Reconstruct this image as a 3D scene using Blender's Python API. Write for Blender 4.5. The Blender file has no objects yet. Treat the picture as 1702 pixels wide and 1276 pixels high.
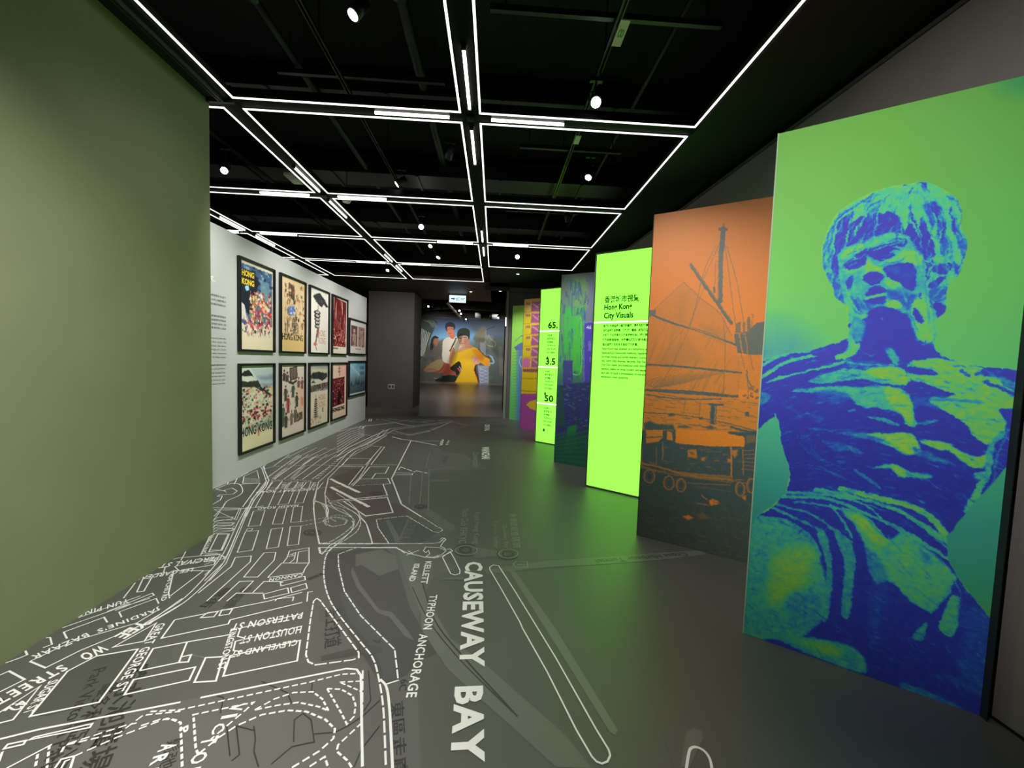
import bpy, math
import numpy as np
from mathutils import Matrix, Vector

S = bpy.context.scene
COL = S.collection
# ------------------------------------------------------------------ camera, world, exposure
YAW, PIT, ROL, FOC = .0466, -.0575, .0348, 655.0
HC = 1.5
def cam_basis():
    cy, sy, cp, sp = math.cos(YAW), math.sin(YAW), math.cos(PIT), math.sin(PIT)
    fwd = np.array([sy*cp, cy*cp, sp]); right = np.array([cy, -sy, 0.0]); up = np.cross(right, fwd)
    c, s = math.cos(ROL), math.sin(ROL)
    return c*right + s*up, -s*right + c*up, fwd
CR, CU, CF = cam_basis()
cd = bpy.data.cameras.new('camera'); cam = bpy.data.objects.new('camera', cd); COL.objects.link(cam)
m = Matrix.Identity(4)
for i in range(3):
    m[i][0], m[i][1], m[i][2] = CR[i], CU[i], -CF[i]
m[2][3] = HC
cam.matrix_world = m
cd.sensor_width = 36.0; cd.lens = FOC/1702*36.0; cd.clip_start = .05; cd.clip_end = 100
S.camera = cam
w = bpy.data.worlds.new('world'); S.world = w; w.use_nodes = True
w.node_tree.nodes['Background'].inputs[0].default_value = (.9, 1.0, .85, 1)
w.node_tree.nodes['Background'].inputs[1].default_value = .05
S.view_settings.view_transform = 'Standard'; S.view_settings.look = 'None'
S.view_settings.exposure = 0.6; S.view_settings.gamma = 1.0
S.view_settings.use_curve_mapping = False
S.cycles.use_denoising = True
S.cycles.max_bounces = 6
S.cycles.sample_clamp_indirect = 4.0

# ------------------------------------------------------------------ lamps (ceiling spots, several added without a fixture of their own to brighten surfaces)
def aim(o, tgt):
    d = Vector(tgt) - o.location
    o.rotation_euler = d.to_track_quat('-Z', 'Y').to_euler()
def spot_light(loc, tgt, power, angle=50, blend=.6, color=(1, .97, .93), r=.04):
    l = bpy.data.lights.new('spot_light', 'SPOT'); l.energy = power; l.spot_size = math.radians(angle)
    l.spot_blend = blend; l.color = color; l.shadow_soft_size = r
    o = bpy.data.objects.new('spot_light', l); COL.objects.link(o); o.location = loc; aim(o, tgt); return o
def area_light(loc, tgt, power, sx, sy, color=(1, 1, 1)):
    l = bpy.data.lights.new('area_light', 'AREA'); l.shape = 'RECTANGLE'; l.size = sx; l.size_y = sy; l.energy = power; l.color = color
    o = bpy.data.objects.new('area_light', l); COL.objects.link(o); o.location = loc; aim(o, tgt); return o
# wall washers for the poster wall
for yy, pw in ((3.9, 115), (5.6, 100), (7.1, 100), (8.6, 72)):
    spot_light((-1.35, yy, 3.38), (-3.0, yy+.25, 1.75), pw, 78, .9)
# lamps on the printed panels
PANEL_LAMPS = [((-1.2, 0.05, 3.36), (1.8, 1.8, 1.9), 290, 50, 1.0), ((.5, 2.45, 3.36), (1.6, 3.15, 1.45), 84, 74, .9),
               ((.3, 4.3, 3.36), (1.15, 5.7, 1.5), 85, 62, .9), ((.1, 7.2, 3.36), (.8, 8.6, 1.5), 110, 62, .9), ((-.25, 8.6, 3.36), (.6, 10.0, 1.4), 120, 62, .9)]
for a, b, p, an, bl in PANEL_LAMPS: spot_light(a, b, p, an, bl)
# spots added to brighten the olive wall, the map floor and the column
spot_light((-.5, .6, 3.36), (-2.25, 1.3, .6), 270, 90, 1.0)
spot_light((-.6, 1.1, 3.36), (-.6, 1.2, 0), 165, 84, 1.0)
spot_light((-1.1, 5.0, 3.36), (-1.1, 5.0, 0), 70, 95, 1.0)
spot_light((.45, 5.2, 3.36), (.4, 4.6, 0), 25, 90, 1.0)
spot_light((-.6, 2.5, 3.36), (-2.25, 2.8, 1.6), 26, 85, 1.0)
spot_light((-1.3, 7.7, 3.36), (-1.3, 7.7, 0), 70, 95, 1.0)
spot_light((-1.2, 8.9, 3.36), (-3.0, 11.75, 1.6), 150, 70, 1.0)
# far room, mural washers
for xx in (-3.6, -1.6, .4): spot_light((xx, 22.0, 4.6), (xx, 26.0, 1.6), 330, 75, .9, (1, .97, .92))
spot_light((-1.0, 15.5, 3.9), (-1.0, 16.5, 0), 160, 110, 1.0)

# ------------------------------------------------------------------ helpers
def tag(o, label=None, cat=None, group=None, kind=None):
    if label: o['label'] = label
    if cat: o['category'] = cat
    if group: o['group'] = group
    if kind: o['kind'] = kind
    return o
def link(name, me, mat=None, parent=None):
    o = bpy.data.objects.new(name, me); COL.objects.link(o)
    if mat is not None: me.materials.append(mat)
    if parent is not None: o.parent = parent
    return o
def empty(name, loc=(0, 0, 0), rz=0.0):
    o = bpy.data.objects.new(name, None); COL.objects.link(o); o.location = loc; o.rotation_euler = (0, 0, rz)
    o.empty_display_size = .1; return o
class MB:
    def __init__(s): s.v = []; s.f = []
    def quad(s, a, b, c, d):
        n = len(s.v); s.v += [a, b, c, d]; s.f.append((n, n+1, n+2, n+3))
    def poly(s, pts):
        n = len(s.v); s.v += list(pts); s.f.append(tuple(range(n, n+len(pts))))
    def box(s, x0, x1, y0, y1, z0, z1):
        n = len(s.v)
        s.v += [(x, y, z) for z in (z0, z1) for y in (y0, y1) for x in (x0, x1)]
        for f in ((0, 2, 3, 1), (4, 5, 7, 6), (0, 1, 5, 4), (2, 6, 7, 3), (0, 4, 6, 2), (1, 3, 7, 5)): s.f.append(tuple(n+i for i in f))
        return s
    def prism(s, pts, z0, z1):   # ccw xy polygon
        n = len(s.v); k = len(pts)
        s.v += [(p[0], p[1], z0) for p in pts] + [(p[0], p[1], z1) for p in pts]
        s.f.append(tuple(n+i for i in reversed(range(k)))); s.f.append(tuple(n+k+i for i in range(k)))
        for i in range(k):
            j = (i+1) % k; s.f.append((n+i, n+j, n+k+j, n+k+i))
        return s
    def tube(s, a, b, r, r2=None, seg=16, caps=True):
        a = Vector(a); b = Vector(b); d = (b-a).normalized(); u = d.orthogonal().normalized(); v = d.cross(u)
        r2 = r if r2 is None else r2; n = len(s.v)
        for c, rr in ((a, r), (b, r2)):
            for i in range(seg):
                t = 2*math.pi*i/seg; s.v.append(tuple(c + u*math.cos(t)*rr + v*math.sin(t)*rr))
        for i in range(seg):
            j = (i+1) % seg; s.f.append((n+i, n+j, n+seg+j, n+seg+i))
        if caps: s.f.append(tuple(n+i for i in reversed(range(seg)))); s.f.append(tuple(n+seg+i for i in range(seg)))
        return s
    def build(s, name, mat, parent=None, smooth=False):
        me = bpy.data.meshes.new(name); me.from_pydata([tuple(map(float, p)) for p in s.v], [], s.f); me.update()
        if smooth:
            me.polygons.foreach_set('use_smooth', [len(p.vertices) == 4 for p in me.polygons])
        return link(name, me, mat, parent)

def s2l(c):
    c = np.asarray(c, float)/255.0
    return np.where(c <= .04045, c/12.92, ((c+.055)/1.055)**2.4)
def mat(name, rgb, rough=.6, spec=.5, metal=0.0, noise=0.0, nscale=30.0, bump=0.0, emit=None, estr=1.0):
    M = bpy.data.materials.new(name); M.use_nodes = True; nt = M.node_tree; b = nt.nodes['Principled BSDF']
    l = s2l(rgb); b.inputs['Base Color'].default_value = (*l, 1); b.inputs['Roughness'].default_value = rough
    b.inputs['Specular IOR Level'].default_value = spec; b.inputs['Metallic'].default_value = metal
    if noise or bump:
        tc = nt.nodes.new('ShaderNodeTexCoord'); n = nt.nodes.new('ShaderNodeTexNoise'); n.inputs['Scale'].default_value = nscale
        n.inputs['Detail'].default_value = 5; nt.links.new(tc.outputs['Object'], n.inputs['Vector'])
        if noise:
            r = nt.nodes.new('ShaderNodeValToRGB'); r.color_ramp.elements[0].position = .3; r.color_ramp.elements[1].position = .7
            r.color_ramp.elements[0].color = (*(l*(1-noise)), 1); r.color_ramp.elements[1].color = (*np.minimum(l*(1+noise), 1), 1)
            nt.links.new(n.outputs['Fac'], r.inputs['Fac']); nt.links.new(r.outputs['Color'], b.inputs['Base Color'])
        if bump:
            bp = nt.nodes.new('ShaderNodeBump'); bp.inputs['Strength'].default_value = bump; bp.inputs['Distance'].default_value = .002
            nt.links.new(n.outputs['Fac'], bp.inputs['Height']); nt.links.new(bp.outputs['Normal'], b.inputs['Normal'])
    if emit is not None:
        b.inputs['Emission Color'].default_value = (*s2l(emit), 1); b.inputs['Emission Strength'].default_value = estr
    return M
def print_mat(name, rough=.5, spec=.3, emis=0.0):
    M = bpy.data.materials.new(name); M.use_nodes = True; nt = M.node_tree; b = nt.nodes['Principled BSDF']
    a = nt.nodes.new('ShaderNodeVertexColor'); a.layer_name = 'Col'
    nt.links.new(a.outputs['Color'], b.inputs['Base Color']); b.inputs['Roughness'].default_value = rough
    b.inputs['Specular IOR Level'].default_value = spec
    return M
# --- photo pixel -> point on a plane (used to read positions and flat artwork off the photograph)
def ray(px, py):
    return CR*((px-851)/FOC) - CU*((py-638)/FOC) + CF
def F(px, py, z=0.0):
    d = ray(px, py); t = (z-HC)/d[2]; return (d[0]*t, d[1]*t)

# ------------------------------------------------------------------ raster canvas for flat printed pictures
_rng = np.random.RandomState(7)
def vnoise(h, w, fy, fx, seed=0, octv=4, pers=.55):
    out = np.zeros((h, w)); amp = 1; tot = 0; rs = np.random.RandomState(seed)
    for o in range(octv):
        gy, gx = int(fy*2**o)+2, int(fx*2**o)+2
        g = rs.rand(gy+1, gx+1)
        y = np.linspace(0, gy-1.001, h); x = np.linspace(0, gx-1.001, w)
        yi = y.astype(int); xi = x.astype(int); ty = y-yi; tx = x-xi
        ty = (ty*ty*(3-2*ty))[:, None]; tx = (tx*tx*(3-2*tx))[None, :]
        a = g[np.ix_(yi, xi)]; b = g[np.ix_(yi, xi+1)]; c = g[np.ix_(yi+1, xi)]; d = g[np.ix_(yi+1, xi+1)]
        out += amp*((a*(1-tx)+b*tx)*(1-ty)+(c*(1-tx)+d*tx)*ty); tot += amp; amp *= pers
    return out/tot
class Canvas:
    """plane through A (left foot) and B (right foot), height z0..z1; drawn in photo pixels or in u,v (0..1)."""
    def __init__(s, A, B, z0, z1, w, h, base=(0, 0, 0), ch=3):
        s.A = np.array(A, float); s.B = np.array(B, float); s.z0, s.z1, s.w, s.h = z0, z1, w, h
        s.a = np.ones((h, w, ch))*np.array(base, float); s.ox = s.oy = 0.0; s.s = 1.0; s.uv = False; s.k = 1.0
        d = s.B-s.A; s.L = np.hypot(*d); s.d = d/s.L; s.n = np.array([-s.d[1], s.d[0]])
    def fr(s, ox, oy, sc): s.ox, s.oy, s.s, s.uv = ox, oy, sc, False; return s
    def UV(s): s.uv = True; return s
    def C(s, pts):
        o = []
        for p in pts:
            if s.uv: o.append((p[0]*s.w, p[1]*s.h)); continue
            d = ray(s.ox+p[0]/s.s, s.oy+p[1]/s.s)
            t = (s.n@s.A)/(s.n@d[:2]); q = d*t
            u = ((q[:2]-s.A)@s.d)/s.L; v = (q[2]+HC-s.z0)/(s.z1-s.z0)
            o.append((u*s.w, (1-v)*s.h))
        return np.array(o)
    def put(s, x0, y0, cov, col, al):
        h, w = cov.shape; c = (cov*al)[..., None]
        reg = s.a[y0:y0+h, x0:x0+w]; reg[:] = reg*(1-c) + np.array(col, float)*c
    def poly(s, pts, col, al=1.0, soft=.7, sm=False):
        P = s.C(pts)
        if sm: P = smooth_closed(P)
        pad = soft+1
        x0 = max(int(P[:, 0].min()-pad), 0); x1 = min(int(P[:, 0].max()+pad)+2, s.w)
        y0 = max(int(P[:, 1].min()-pad), 0); y1 = min(int(P[:, 1].max()+pad)+2, s.h)
        if x1 <= x0 or y1 <= y0: return
        X, Y = np.meshgrid(np.arange(x0, x1)+.5, np.arange(y0, y1)+.5)
        ins = np.zeros(X.shape, bool); D = np.full(X.shape, 1e9)
        n = len(P)
        for i in range(n):
            ax, ay = P[i]; bx, by = P[(i+1) % n]
            if ay != by:
                cnd = (ay > Y) != (by > Y)
                ins ^= cnd & (X < (bx-ax)*(Y-ay)/(by-ay)+ax)
            dx, dy = bx-ax, by-ay; L = dx*dx+dy*dy
            if L > 0:
                t = np.clip(((X-ax)*dx+(Y-ay)*dy)/L, 0, 1); D = np.minimum(D, (X-ax-t*dx)**2+(Y-ay-t*dy)**2)
        D = np.sqrt(D); sd = np.where(ins, D, -D)
        s.put(x0, y0, np.clip(sd/(2*soft)+.5, 0, 1), col, al)
    def stroke(s, pts, wd, col, al=1.0, soft=.6, w2=None, sm=True, taper=False):
        """wd = width in canvas cells"""
        P = s.C(pts)
        if sm and len(P) > 2: P = smooth_open(P)
        wd = wd*s.k; w2 = wd if w2 is None else w2*s.k
        pad = max(wd, w2)/2+soft+1
        x0 = max(int(P[:, 0].min()-pad), 0); x1 = min(int(P[:, 0].max()+pad)+2, s.w)
        y0 = max(int(P[:, 1].min()-pad), 0); y1 = min(int(P[:, 1].max()+pad)+2, s.h)
        if x1 <= x0 or y1 <= y0: return
        X, Y = np.meshgrid(np.arange(x0, x1)+.5, np.arange(y0, y1)+.5)
        best = np.full(X.shape, -1e9); n = len(P)-1
        for i in range(n):
            ax, ay = P[i]; bx, by = P[i+1]; dx, dy = bx-ax, by-ay; L = dx*dx+dy*dy
            if L == 0: continue
            t = np.clip(((X-ax)*dx+(Y-ay)*dy)/L, 0, 1)
            k = (i+t)/n
            ww = wd+(w2-wd)*k
            if taper: ww = wd*np.sqrt(np.clip(4*k*(1-k), .02, 1))
            best = np.maximum(best, ww/2-np.sqrt((X-ax-t*dx)**2+(Y-ay-t*dy)**2))
        s.put(x0, y0, np.clip(best/(2*soft)+.5, 0, 1), col, al)
    def ell(s, cx, cy, rx, ry, col, al=1.0, ring=None, soft=.6, rot=0.0):
        pts = [(cx+rx*math.cos(t)*math.cos(rot)-ry*math.sin(t)*math.sin(rot), cy+rx*math.cos(t)*math.sin(rot)+ry*math.sin(t)*math.cos(rot)) for t in np.linspace(0, 2*math.pi, 25)]
        if ring: s.stroke(pts, ring, col, al, soft, sm=False)
        else: s.poly(pts[:-1], col, al, soft)
    def warp(s, amp, f, seed=1):
        nx = vnoise(s.h, s.w, f*s.h/s.w, f, seed, 4)-.5; ny = vnoise(s.h, s.w, f*s.h/s.w, f, seed+50, 4)-.5
        Y, X = np.meshgrid(np.arange(s.h), np.arange(s.w), indexing='ij')
        xs = np.clip(X+nx*amp*2, 0, s.w-1).astype(int); ys = np.clip(Y+ny*amp*2, 0, s.h-1).astype(int)
        s.a = s.a[ys, xs]
    def build(s, name, mt, parent, off=.0, lin=False):
        """grid mesh in world space, pushed off along the face normal (towards the viewer side)"""
        w, h = s.w, s.h
        rgb = np.clip(s.a, 0, 1); rgb = np.where(rgb <= .04045, rgb/12.92, ((rgb+.055)/1.055)**2.4)
        us = (np.arange(w))/(w-1); vs = 1-(np.arange(h))/(h-1)
        U, V = np.meshgrid(us, vs)
        co = np.empty((h, w, 3))
        nn = -s.n if (s.n@(-s.A)) < 0 else s.n
        co[..., 0] = s.A[0]+s.d[0]*s.L*U+nn[0]*off; co[..., 1] = s.A[1]+s.d[1]*s.L*U+nn[1]*off; co[..., 2] = s.z0+(s.z1-s.z0)*V
        me = bpy.data.meshes.new(name); me.vertices.add(w*h); me.vertices.foreach_set('co', co.astype(np.float32).ravel())
        i = (np.arange(h-1)[:, None]*w+np.arange(w-1)[None, :]).ravel()
        q = np.stack([i, i+w, i+w+1, i+1], 1)
        me.loops.add(q.size); me.loops.foreach_set('vertex_index', q.ravel().astype(np.int32))
        me.polygons.add(len(q)); me.polygons.foreach_set('loop_start', (np.arange(len(q))*4).astype(np.int32))
        me.update(calc_edges=True)
        ca = me.color_attributes.new('Col', 'FLOAT_COLOR', 'POINT')
        c4 = np.ones((h*w, 4), np.float32); c4[:, :3] = rgb.reshape(-1, 3); ca.data.foreach_set('color', c4.ravel())
        return link(name, me, mt, parent)
def smooth_open(P, k=6):
    Q = np.vstack([2*P[0]-P[1], P, 2*P[-1]-P[-2]]); o = []
    for i in range(1, len(Q)-2):
        p0, p1, p2, p3 = Q[i-1], Q[i], Q[i+1], Q[i+2]
        for j in range(k):
            t = j/k; o.append(.5*((2*p1)+(-p0+p2)*t+(2*p0-5*p1+4*p2-p3)*t*t+(-p0+3*p1-3*p2+p3)*t**3))
    o.append(P[-1]); return np.array(o)
def smooth_closed(P, k=4):
    n = len(P); o = []
    for i in range(n):
        p0, p1, p2, p3 = P[i-1], P[i], P[(i+1) % n], P[(i+2) % n]
        for j in range(k):
            t = j/k; o.append(.5*((2*p1)+(-p0+p2)*t+(2*p0-5*p1+4*p2-p3)*t*t+(-p0+3*p1-3*p2+p3)*t**3))
    return np.array(o)
def ramp(v, stops):
    xs = [k for k, _ in stops]; cs = np.array([c for _, c in stops], float)/255
    return np.stack([np.interp(v, xs, cs[:, i]) for i in range(3)], -1)

# ------------------------------------------------------------------ lettering
def text_mesh(s, bold=0.0, fit=None, space=1.0, leading=1.0):
    cu = bpy.data.curves.new('lettering', 'FONT'); cu.body = s; cu.size = 1.0; cu.offset = bold; cu.resolution_u = 2
    cu.space_character = space; cu.space_line = leading
    o = bpy.data.objects.new('lettering', cu); COL.objects.link(o)
    dg = bpy.context.evaluated_depsgraph_get(); dg.update()
    me = bpy.data.meshes.new_from_object(o.evaluated_get(dg)); bpy.data.objects.remove(o); bpy.data.curves.remove(cu)
    return me
def text_on(s, o, xd, yd, width=None, height=None, mt=None, parent=None, bold=0.0, space=1.0, leading=1.0, name='lettering', lift=(0, 0, 0)):
    """o = lower-left corner; xd, yd unit vectors; width, height = total size of the text block"""
    me = text_mesh(s, bold, space=space, leading=leading); n = len(me.vertices)
    if n == 0: return None
    co = np.empty(n*3); me.vertices.foreach_get('co', co); co = co.reshape(-1, 3)
    mn = co.min(0); mx = co.max(0); sx = sy = None
    if width is not None: sx = width/(mx[0]-mn[0])
    if height is not None: sy = height/(mx[1]-mn[1])
    sx = sy if sx is None else sx; sy = sx if sy is None else sy
    x = (co[:, 0]-mn[0])*sx; y = (co[:, 1]-mn[1])*sy
    P = np.array(o)[None]+x[:, None]*np.array(xd)[None]+y[:, None]*np.array(yd)[None]+np.array(lift)[None]
    me.vertices.foreach_set('co', P.astype(np.float32).ravel()); me.update()
    return link(name, me, mt, parent)
# ================================================================== materials
M_black = mat('ceiling_black', (12, 13, 14), .8, .2, noise=.15, nscale=4)
M_grid = mat('grid_black', (5, 5, 6), .6, .1)
M_steel = mat('dark_steel', (70, 74, 70), .45, .5, .4)
M_olive = mat('olive_paint', (130, 136, 104), .75, .25, noise=.035, nscale=3, bump=.15)
M_white = mat('white_paint', (205, 206, 204), .7, .25, noise=.015, nscale=3, bump=.1)
M_dgrey = mat('dark_grey_paint', (100, 99, 96), .75, .25, noise=.03, nscale=3)
M_grey = mat('grey_wall_paint', (104, 102, 98), .75, .25, noise=.04, nscale=5, bump=.1)
M_vinyl = mat('vinyl_sea', (80, 82, 74), .43, .8, noise=.03, nscale=2.5)
M_land = mat('vinyl_land', (90, 90, 85), .43, .8, noise=.04, nscale=2.5)
M_land2 = mat('vinyl_land_light', (98, 98, 92), .43, .8)
M_land3 = mat('vinyl_land_dark', (68, 68, 63), .43, .8)
M_block = mat('vinyl_block', (76, 77, 74), .43, .8, noise=.08, nscale=1.3)
M_brown = mat('vinyl_brown', (80, 68, 64), .43, .8)
M_teal = mat('vinyl_teal', (58, 72, 64), .43, .8)
M_line = mat('vinyl_white', (246, 246, 240), .45, .4)
M_ink = mat('vinyl_ink', (44, 43, 40), .43, .8)
M_faint = mat('vinyl_faint', (136, 146, 130), .45, .4)
M_floor = mat('floor_boards', (108, 103, 93), .3, .5, noise=.08, nscale=6)
M_led = mat('led_white', (255, 252, 244), .4, .2, emit=(255, 252, 246), estr=1.5)
M_tube = mat('tube_white', (255, 250, 250), .4, .2, emit=(255, 248, 246), estr=5.0)
M_lens = mat('lamp_lens', (255, 255, 255), .3, .5, emit=(255, 253, 255), estr=14.0)
M_lens2 = mat('lamp_lens_dim', (255, 255, 255), .3, .5, emit=(235, 240, 255), estr=2.2)
M_lamp = mat('lamp_black', (26, 26, 27), .4, .5, .2)
M_gbox = mat('lightbox_green', (70, 110, 40), .5, .2, emit=(160, 246, 84), estr=.68)
M_gline = mat('lightbox_white_line', (240, 255, 235), .5, .2, emit=(232, 255, 225), estr=2.2)
M_gtext = mat('lightbox_text', (24, 52, 16), .6, .1)
M_frame = mat('panel_frame', (92, 98, 88), .45, .5, .3)
M_pbody = mat('panel_body', (70, 78, 72), .6, .3)
M_pedge = mat('panel_edge_pale', (175, 205, 170), .6, .3)
M_post = mat('panel_post', (24, 32, 32), .6, .3)
M_pf = mat('poster_frame', (20, 19, 18), .35, .5)
M_sock = mat('socket_white', (190, 190, 184), .4, .4)
M_exit = mat('exit_sign_face', (205, 228, 238), .5, .3, emit=(205, 232, 250), estr=1.0)
M_exitg = mat('exit_sign_green', (30, 120, 110), .5, .3, emit=(40, 130, 130), estr=.35)
M_plate = mat('plate_pale', (190, 200, 170), .5, .3)
M_trim = mat('trim_dark', (58, 60, 56), .5, .4)
M_doorframe = mat('door_trim_grey', (132, 136, 122), .5, .4)

def wallx(y): return 2.25-.045*(y-1.5)
_b = M_gbox.node_tree.nodes['Principled BSDF']; _b.inputs['Emission Color'].default_value = (.22, .95, .058, 1); _b.inputs['Emission Strength'].default_value = 1.2
for _m in (M_vinyl, M_land, M_land2, M_land3, M_block, M_brown, M_teal, M_line, M_ink, M_faint):
    _p = _m.node_tree.nodes['Principled BSDF']; _p.inputs['IOR'].default_value = 1.75; _p.inputs['Roughness'].default_value = .46; _p.inputs['Specular IOR Level'].default_value = .6
# ================================================================== the setting
def struct(name, mb, m, parent=None):
    o = mb.build(name, m, parent)
    if parent is None: o['kind'] = 'structure'
    return o
floor = struct('floor', MB().box(-8.2, 4, -4.2, 27.2, -.1, 0), M_floor)
ceil_ = struct('ceiling', MB().box(-8.2, 4, -4.2, 13.0, 4.2, 4.3), M_black)
struct('wall_left', MB().box(-2.75, -2.252, -4.2, 3.25, 0, 3.42), M_olive)
struct('wall_partition', MB().box(-3.2, -3.02, 2.6, 9.44, 0, 2.85), M_white)
struct('wall_right', MB().prism([(wallx(-4.2), -4.2), (4, -4.2), (4, 10.3), (wallx(10.3), 10.3)], 0, 3.31), M_grey)
struct('trim_1', MB().prism([(wallx(-4.2)-.012, -4.2), (wallx(-4.2)+.1, -4.2), (wallx(10.3)+.1, 10.3), (wallx(10.3)-.012, 10.3)], 3.31, 3.335), M_trim)
struct('wall_back', MB().box(.3, 4, 10.3, 13.2, 0, 3.4), M_dgrey)
struct('wall_outer_left', MB().box(-8.4, -8.2, -4.2, 27, 0, 5.2), M_dgrey)
struct('wall_front', MB().box(-8.2, 4, -4.4, -4.2, 0, 4.2), M_dgrey)
struct('column', MB().box(-3.70, -2.385, 11.75, 12.86, 0, 3.4), M_dgrey)
struct('wall_back.001', MB().box(-8.2, -4.6, 13.0, 13.2, 0, 4.2), M_dgrey)
struct('wall_mural', MB().box(-8.2, 4, 26.02, 26.2, 0, 5.2), M_dgrey)
struct('wall_far_right', MB().box(1.9, 4, 13.2, 26.0, 0, 5.2), M_dgrey)
struct('ceiling_far', MB().box(-8.2, 4, 13.0, 26.2, 5.2, 5.3), M_black)
# solid soffits round the light grid
M_soff = mat('soffit_black', (30, 32, 30), .6, .3)
M_soffb = mat('soffit_brown', (58, 54, 48), .55, .35)
def sof(x0, x1, y0, y1, m=M_soff, z0=3.41, z1=3.5): return struct('trim_soffit', MB().box(x0, x1, y0, y1, z0, z1), m)
sof(1.565, 4, -4.2, 10.3); sof(-.16, 1.565, 8.215, 10.3); sof(-8.2, .3, 9.81, 13.0, M_soffb)
sof(-2.75, -2.075, -4.2, 3.19); sof(-.16, .3, 10.3, 13.0, M_soffb); 
# metal rail beside the left soffit
rail = struct('trim_2', MB().box(-2.13, -2.118, -4.2, 3.21, 3.385, 3.41).box(-2.16, -2.148, -4.2, 3.21, 3.392, 3.41).box(-2.6, -2.05, 3.215, 3.235, 3.39, 3.41), M_steel)
# door edge trim on the passage corner
struct('trim_3', MB().box(.265, .33, 10.262, 10.3, 0, 3.3), M_doorframe)
struct('trim_4', MB().box(-.3, .34, 10.285, 10.31, 3.3, 3.41).box(.33, 2.0, 10.285, 10.299, 3.27, 3.30), M_trim)
struct('baseboard_right', MB().prism([(wallx(-4.2)-.01, -4.2), (wallx(-4.2)+.05, -4.2), (wallx(10.2)+.05, 10.2), (wallx(10.2)-.01, 10.2)], 0, .012), M_black)

# ================================================================== ceiling grid
XC = {'a': (-5.75, -4.04), 'b': (-3.90, -2.18), 'c': (-2.04, -.32), 'd': (-.18, 1.54)}
YR = [(-1.70, -.14), (0.0, 1.52), (1.66, 3.19), (3.31, 4.89), (5.03, 6.55), (6.67, 8.19), (8.31, 9.78)]
# black beams between the cells (part of the ceiling)
for (x0, x1, ya, yb) in ((-.32, -.18, -4.2, 9.8), (-2.18, -2.04, 3.19, 9.8), (-4.04, -3.90, 3.19, 9.8), (-5.9, -5.75, 3.19, 9.8)):
    MB().box(x0+.012, x1-.012, ya, yb, 3.414, 3.50).build('ceiling_beam', M_grid, ceil_)
for i, (ya, yb) in enumerate(((-.14, 0), (1.52, 1.66), (3.19, 3.31), (4.89, 5.03), (6.55, 6.67), (8.19, 8.31), (-4.2, -1.70))):
    xs = ((-2.04, 1.56) if ya < 3 else (-5.9, 1.56))
    MB().box(xs[0], xs[1], ya+.012, yb-.012, 3.415, 3.499).build('ceiling_beam', M_grid, ceil_)
cellname = {'a': 'far left column', 'b': 'column above the poster wall', 'c': 'column left of the middle beam', 'd': 'column beside the right soffit'}
rowname = ['row behind the camera', 'row overhead', 'nearest full row', 'second row', 'third row', 'fourth row', 'farthest row']
def light_frame(c, r):
    x0, x1 = XC[c]; y0, y1 = YR[r]; t = .015; z0, z1 = 3.406, 3.411
    e = empty('light_frame', ((x0+x1)/2, (y0+y1)/2, z0))
    tag(e, 'white LED outline square in black ceiling, %s, %s' % (rowname[r], cellname[c]), 'ceiling light', 'LED outline squares of the ceiling grid')
    cx, cy = e.location.x, e.location.y
    O = [(x0, y0), (x1, y0), (x1, y1), (x0, y1)]; I = [(x0+t, y0+t), (x1-t, y0+t), (x1-t, y1-t), (x0+t, y1-t)]
    for k in range(4):
        j = (k+1) % 4
        MB().prism([(p[0]-cx, p[1]-cy) for p in (O[k], O[j], I[j], I[k])], 0, z1-z0).build('led_strip', M_led, e)
for r in range(7):
    for c in 'abcd':
        if c in 'ab' and r < 3: continue
        if c == 'd' and r == 6: continue
        if r < 1: continue
        light_frame(c, r)
def batten(x, y, ax, where):
    e = empty('batten_light', (x, y, 3.408), 0 if ax == 'x' else math.pi/2)
    tag(e, 'white tube light, %s' % where, 'tube light', 'tube lights at the ceiling grid crossings')
    MB().tube((-.29, 0, -.004), (.29, 0, -.004), .011, seg=12).build('tube', M_tube, e)
    MB().box(-.30, .30, -.022, .022, .010, .020).build('housing', M_grid, e)
    MB().box(-.303, -.29, -.016, .016, -.02, .012).build('end_cap', M_lamp, e)
    MB().box(.29, .303, -.016, .016, -.02, .012).build('end_cap', M_lamp, e)
nodes = [(-.25, 3.25, 'nearest crossing on the middle beam'), (-2.11, 4.96, 'second-row crossing left of middle'), (-.25, 6.61, 'far crossing on the middle beam'),
         (-3.97, 6.61, 'crossing above the posters'), (-2.11, 8.25, 'farthest crossing')]
for x, y, nm in nodes:
    batten(x-.455, y, 'x', 'left arm of the '+nm); batten(x+.455, y, 'x', 'right arm of the '+nm)
    batten(x, y-.42, 'y', 'near arm of the '+nm); batten(x, y+.42, 'y', 'far arm of the '+nm)
    sc = empty('junction_cap', (x, y, 3.40)); tag(sc, 'small steel cap at the %s' % nm, 'ceiling fitting', 'steel caps at ceiling crossings')
    MB().box(-.03, .03, -.03, .03, -.004, .014).build('cap_plate', M_lamp, sc)
    MB().tube((0, 0, -.012), (0, 0, -.004), .010, seg=10).build('cap_screw', M_steel, sc)

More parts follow.
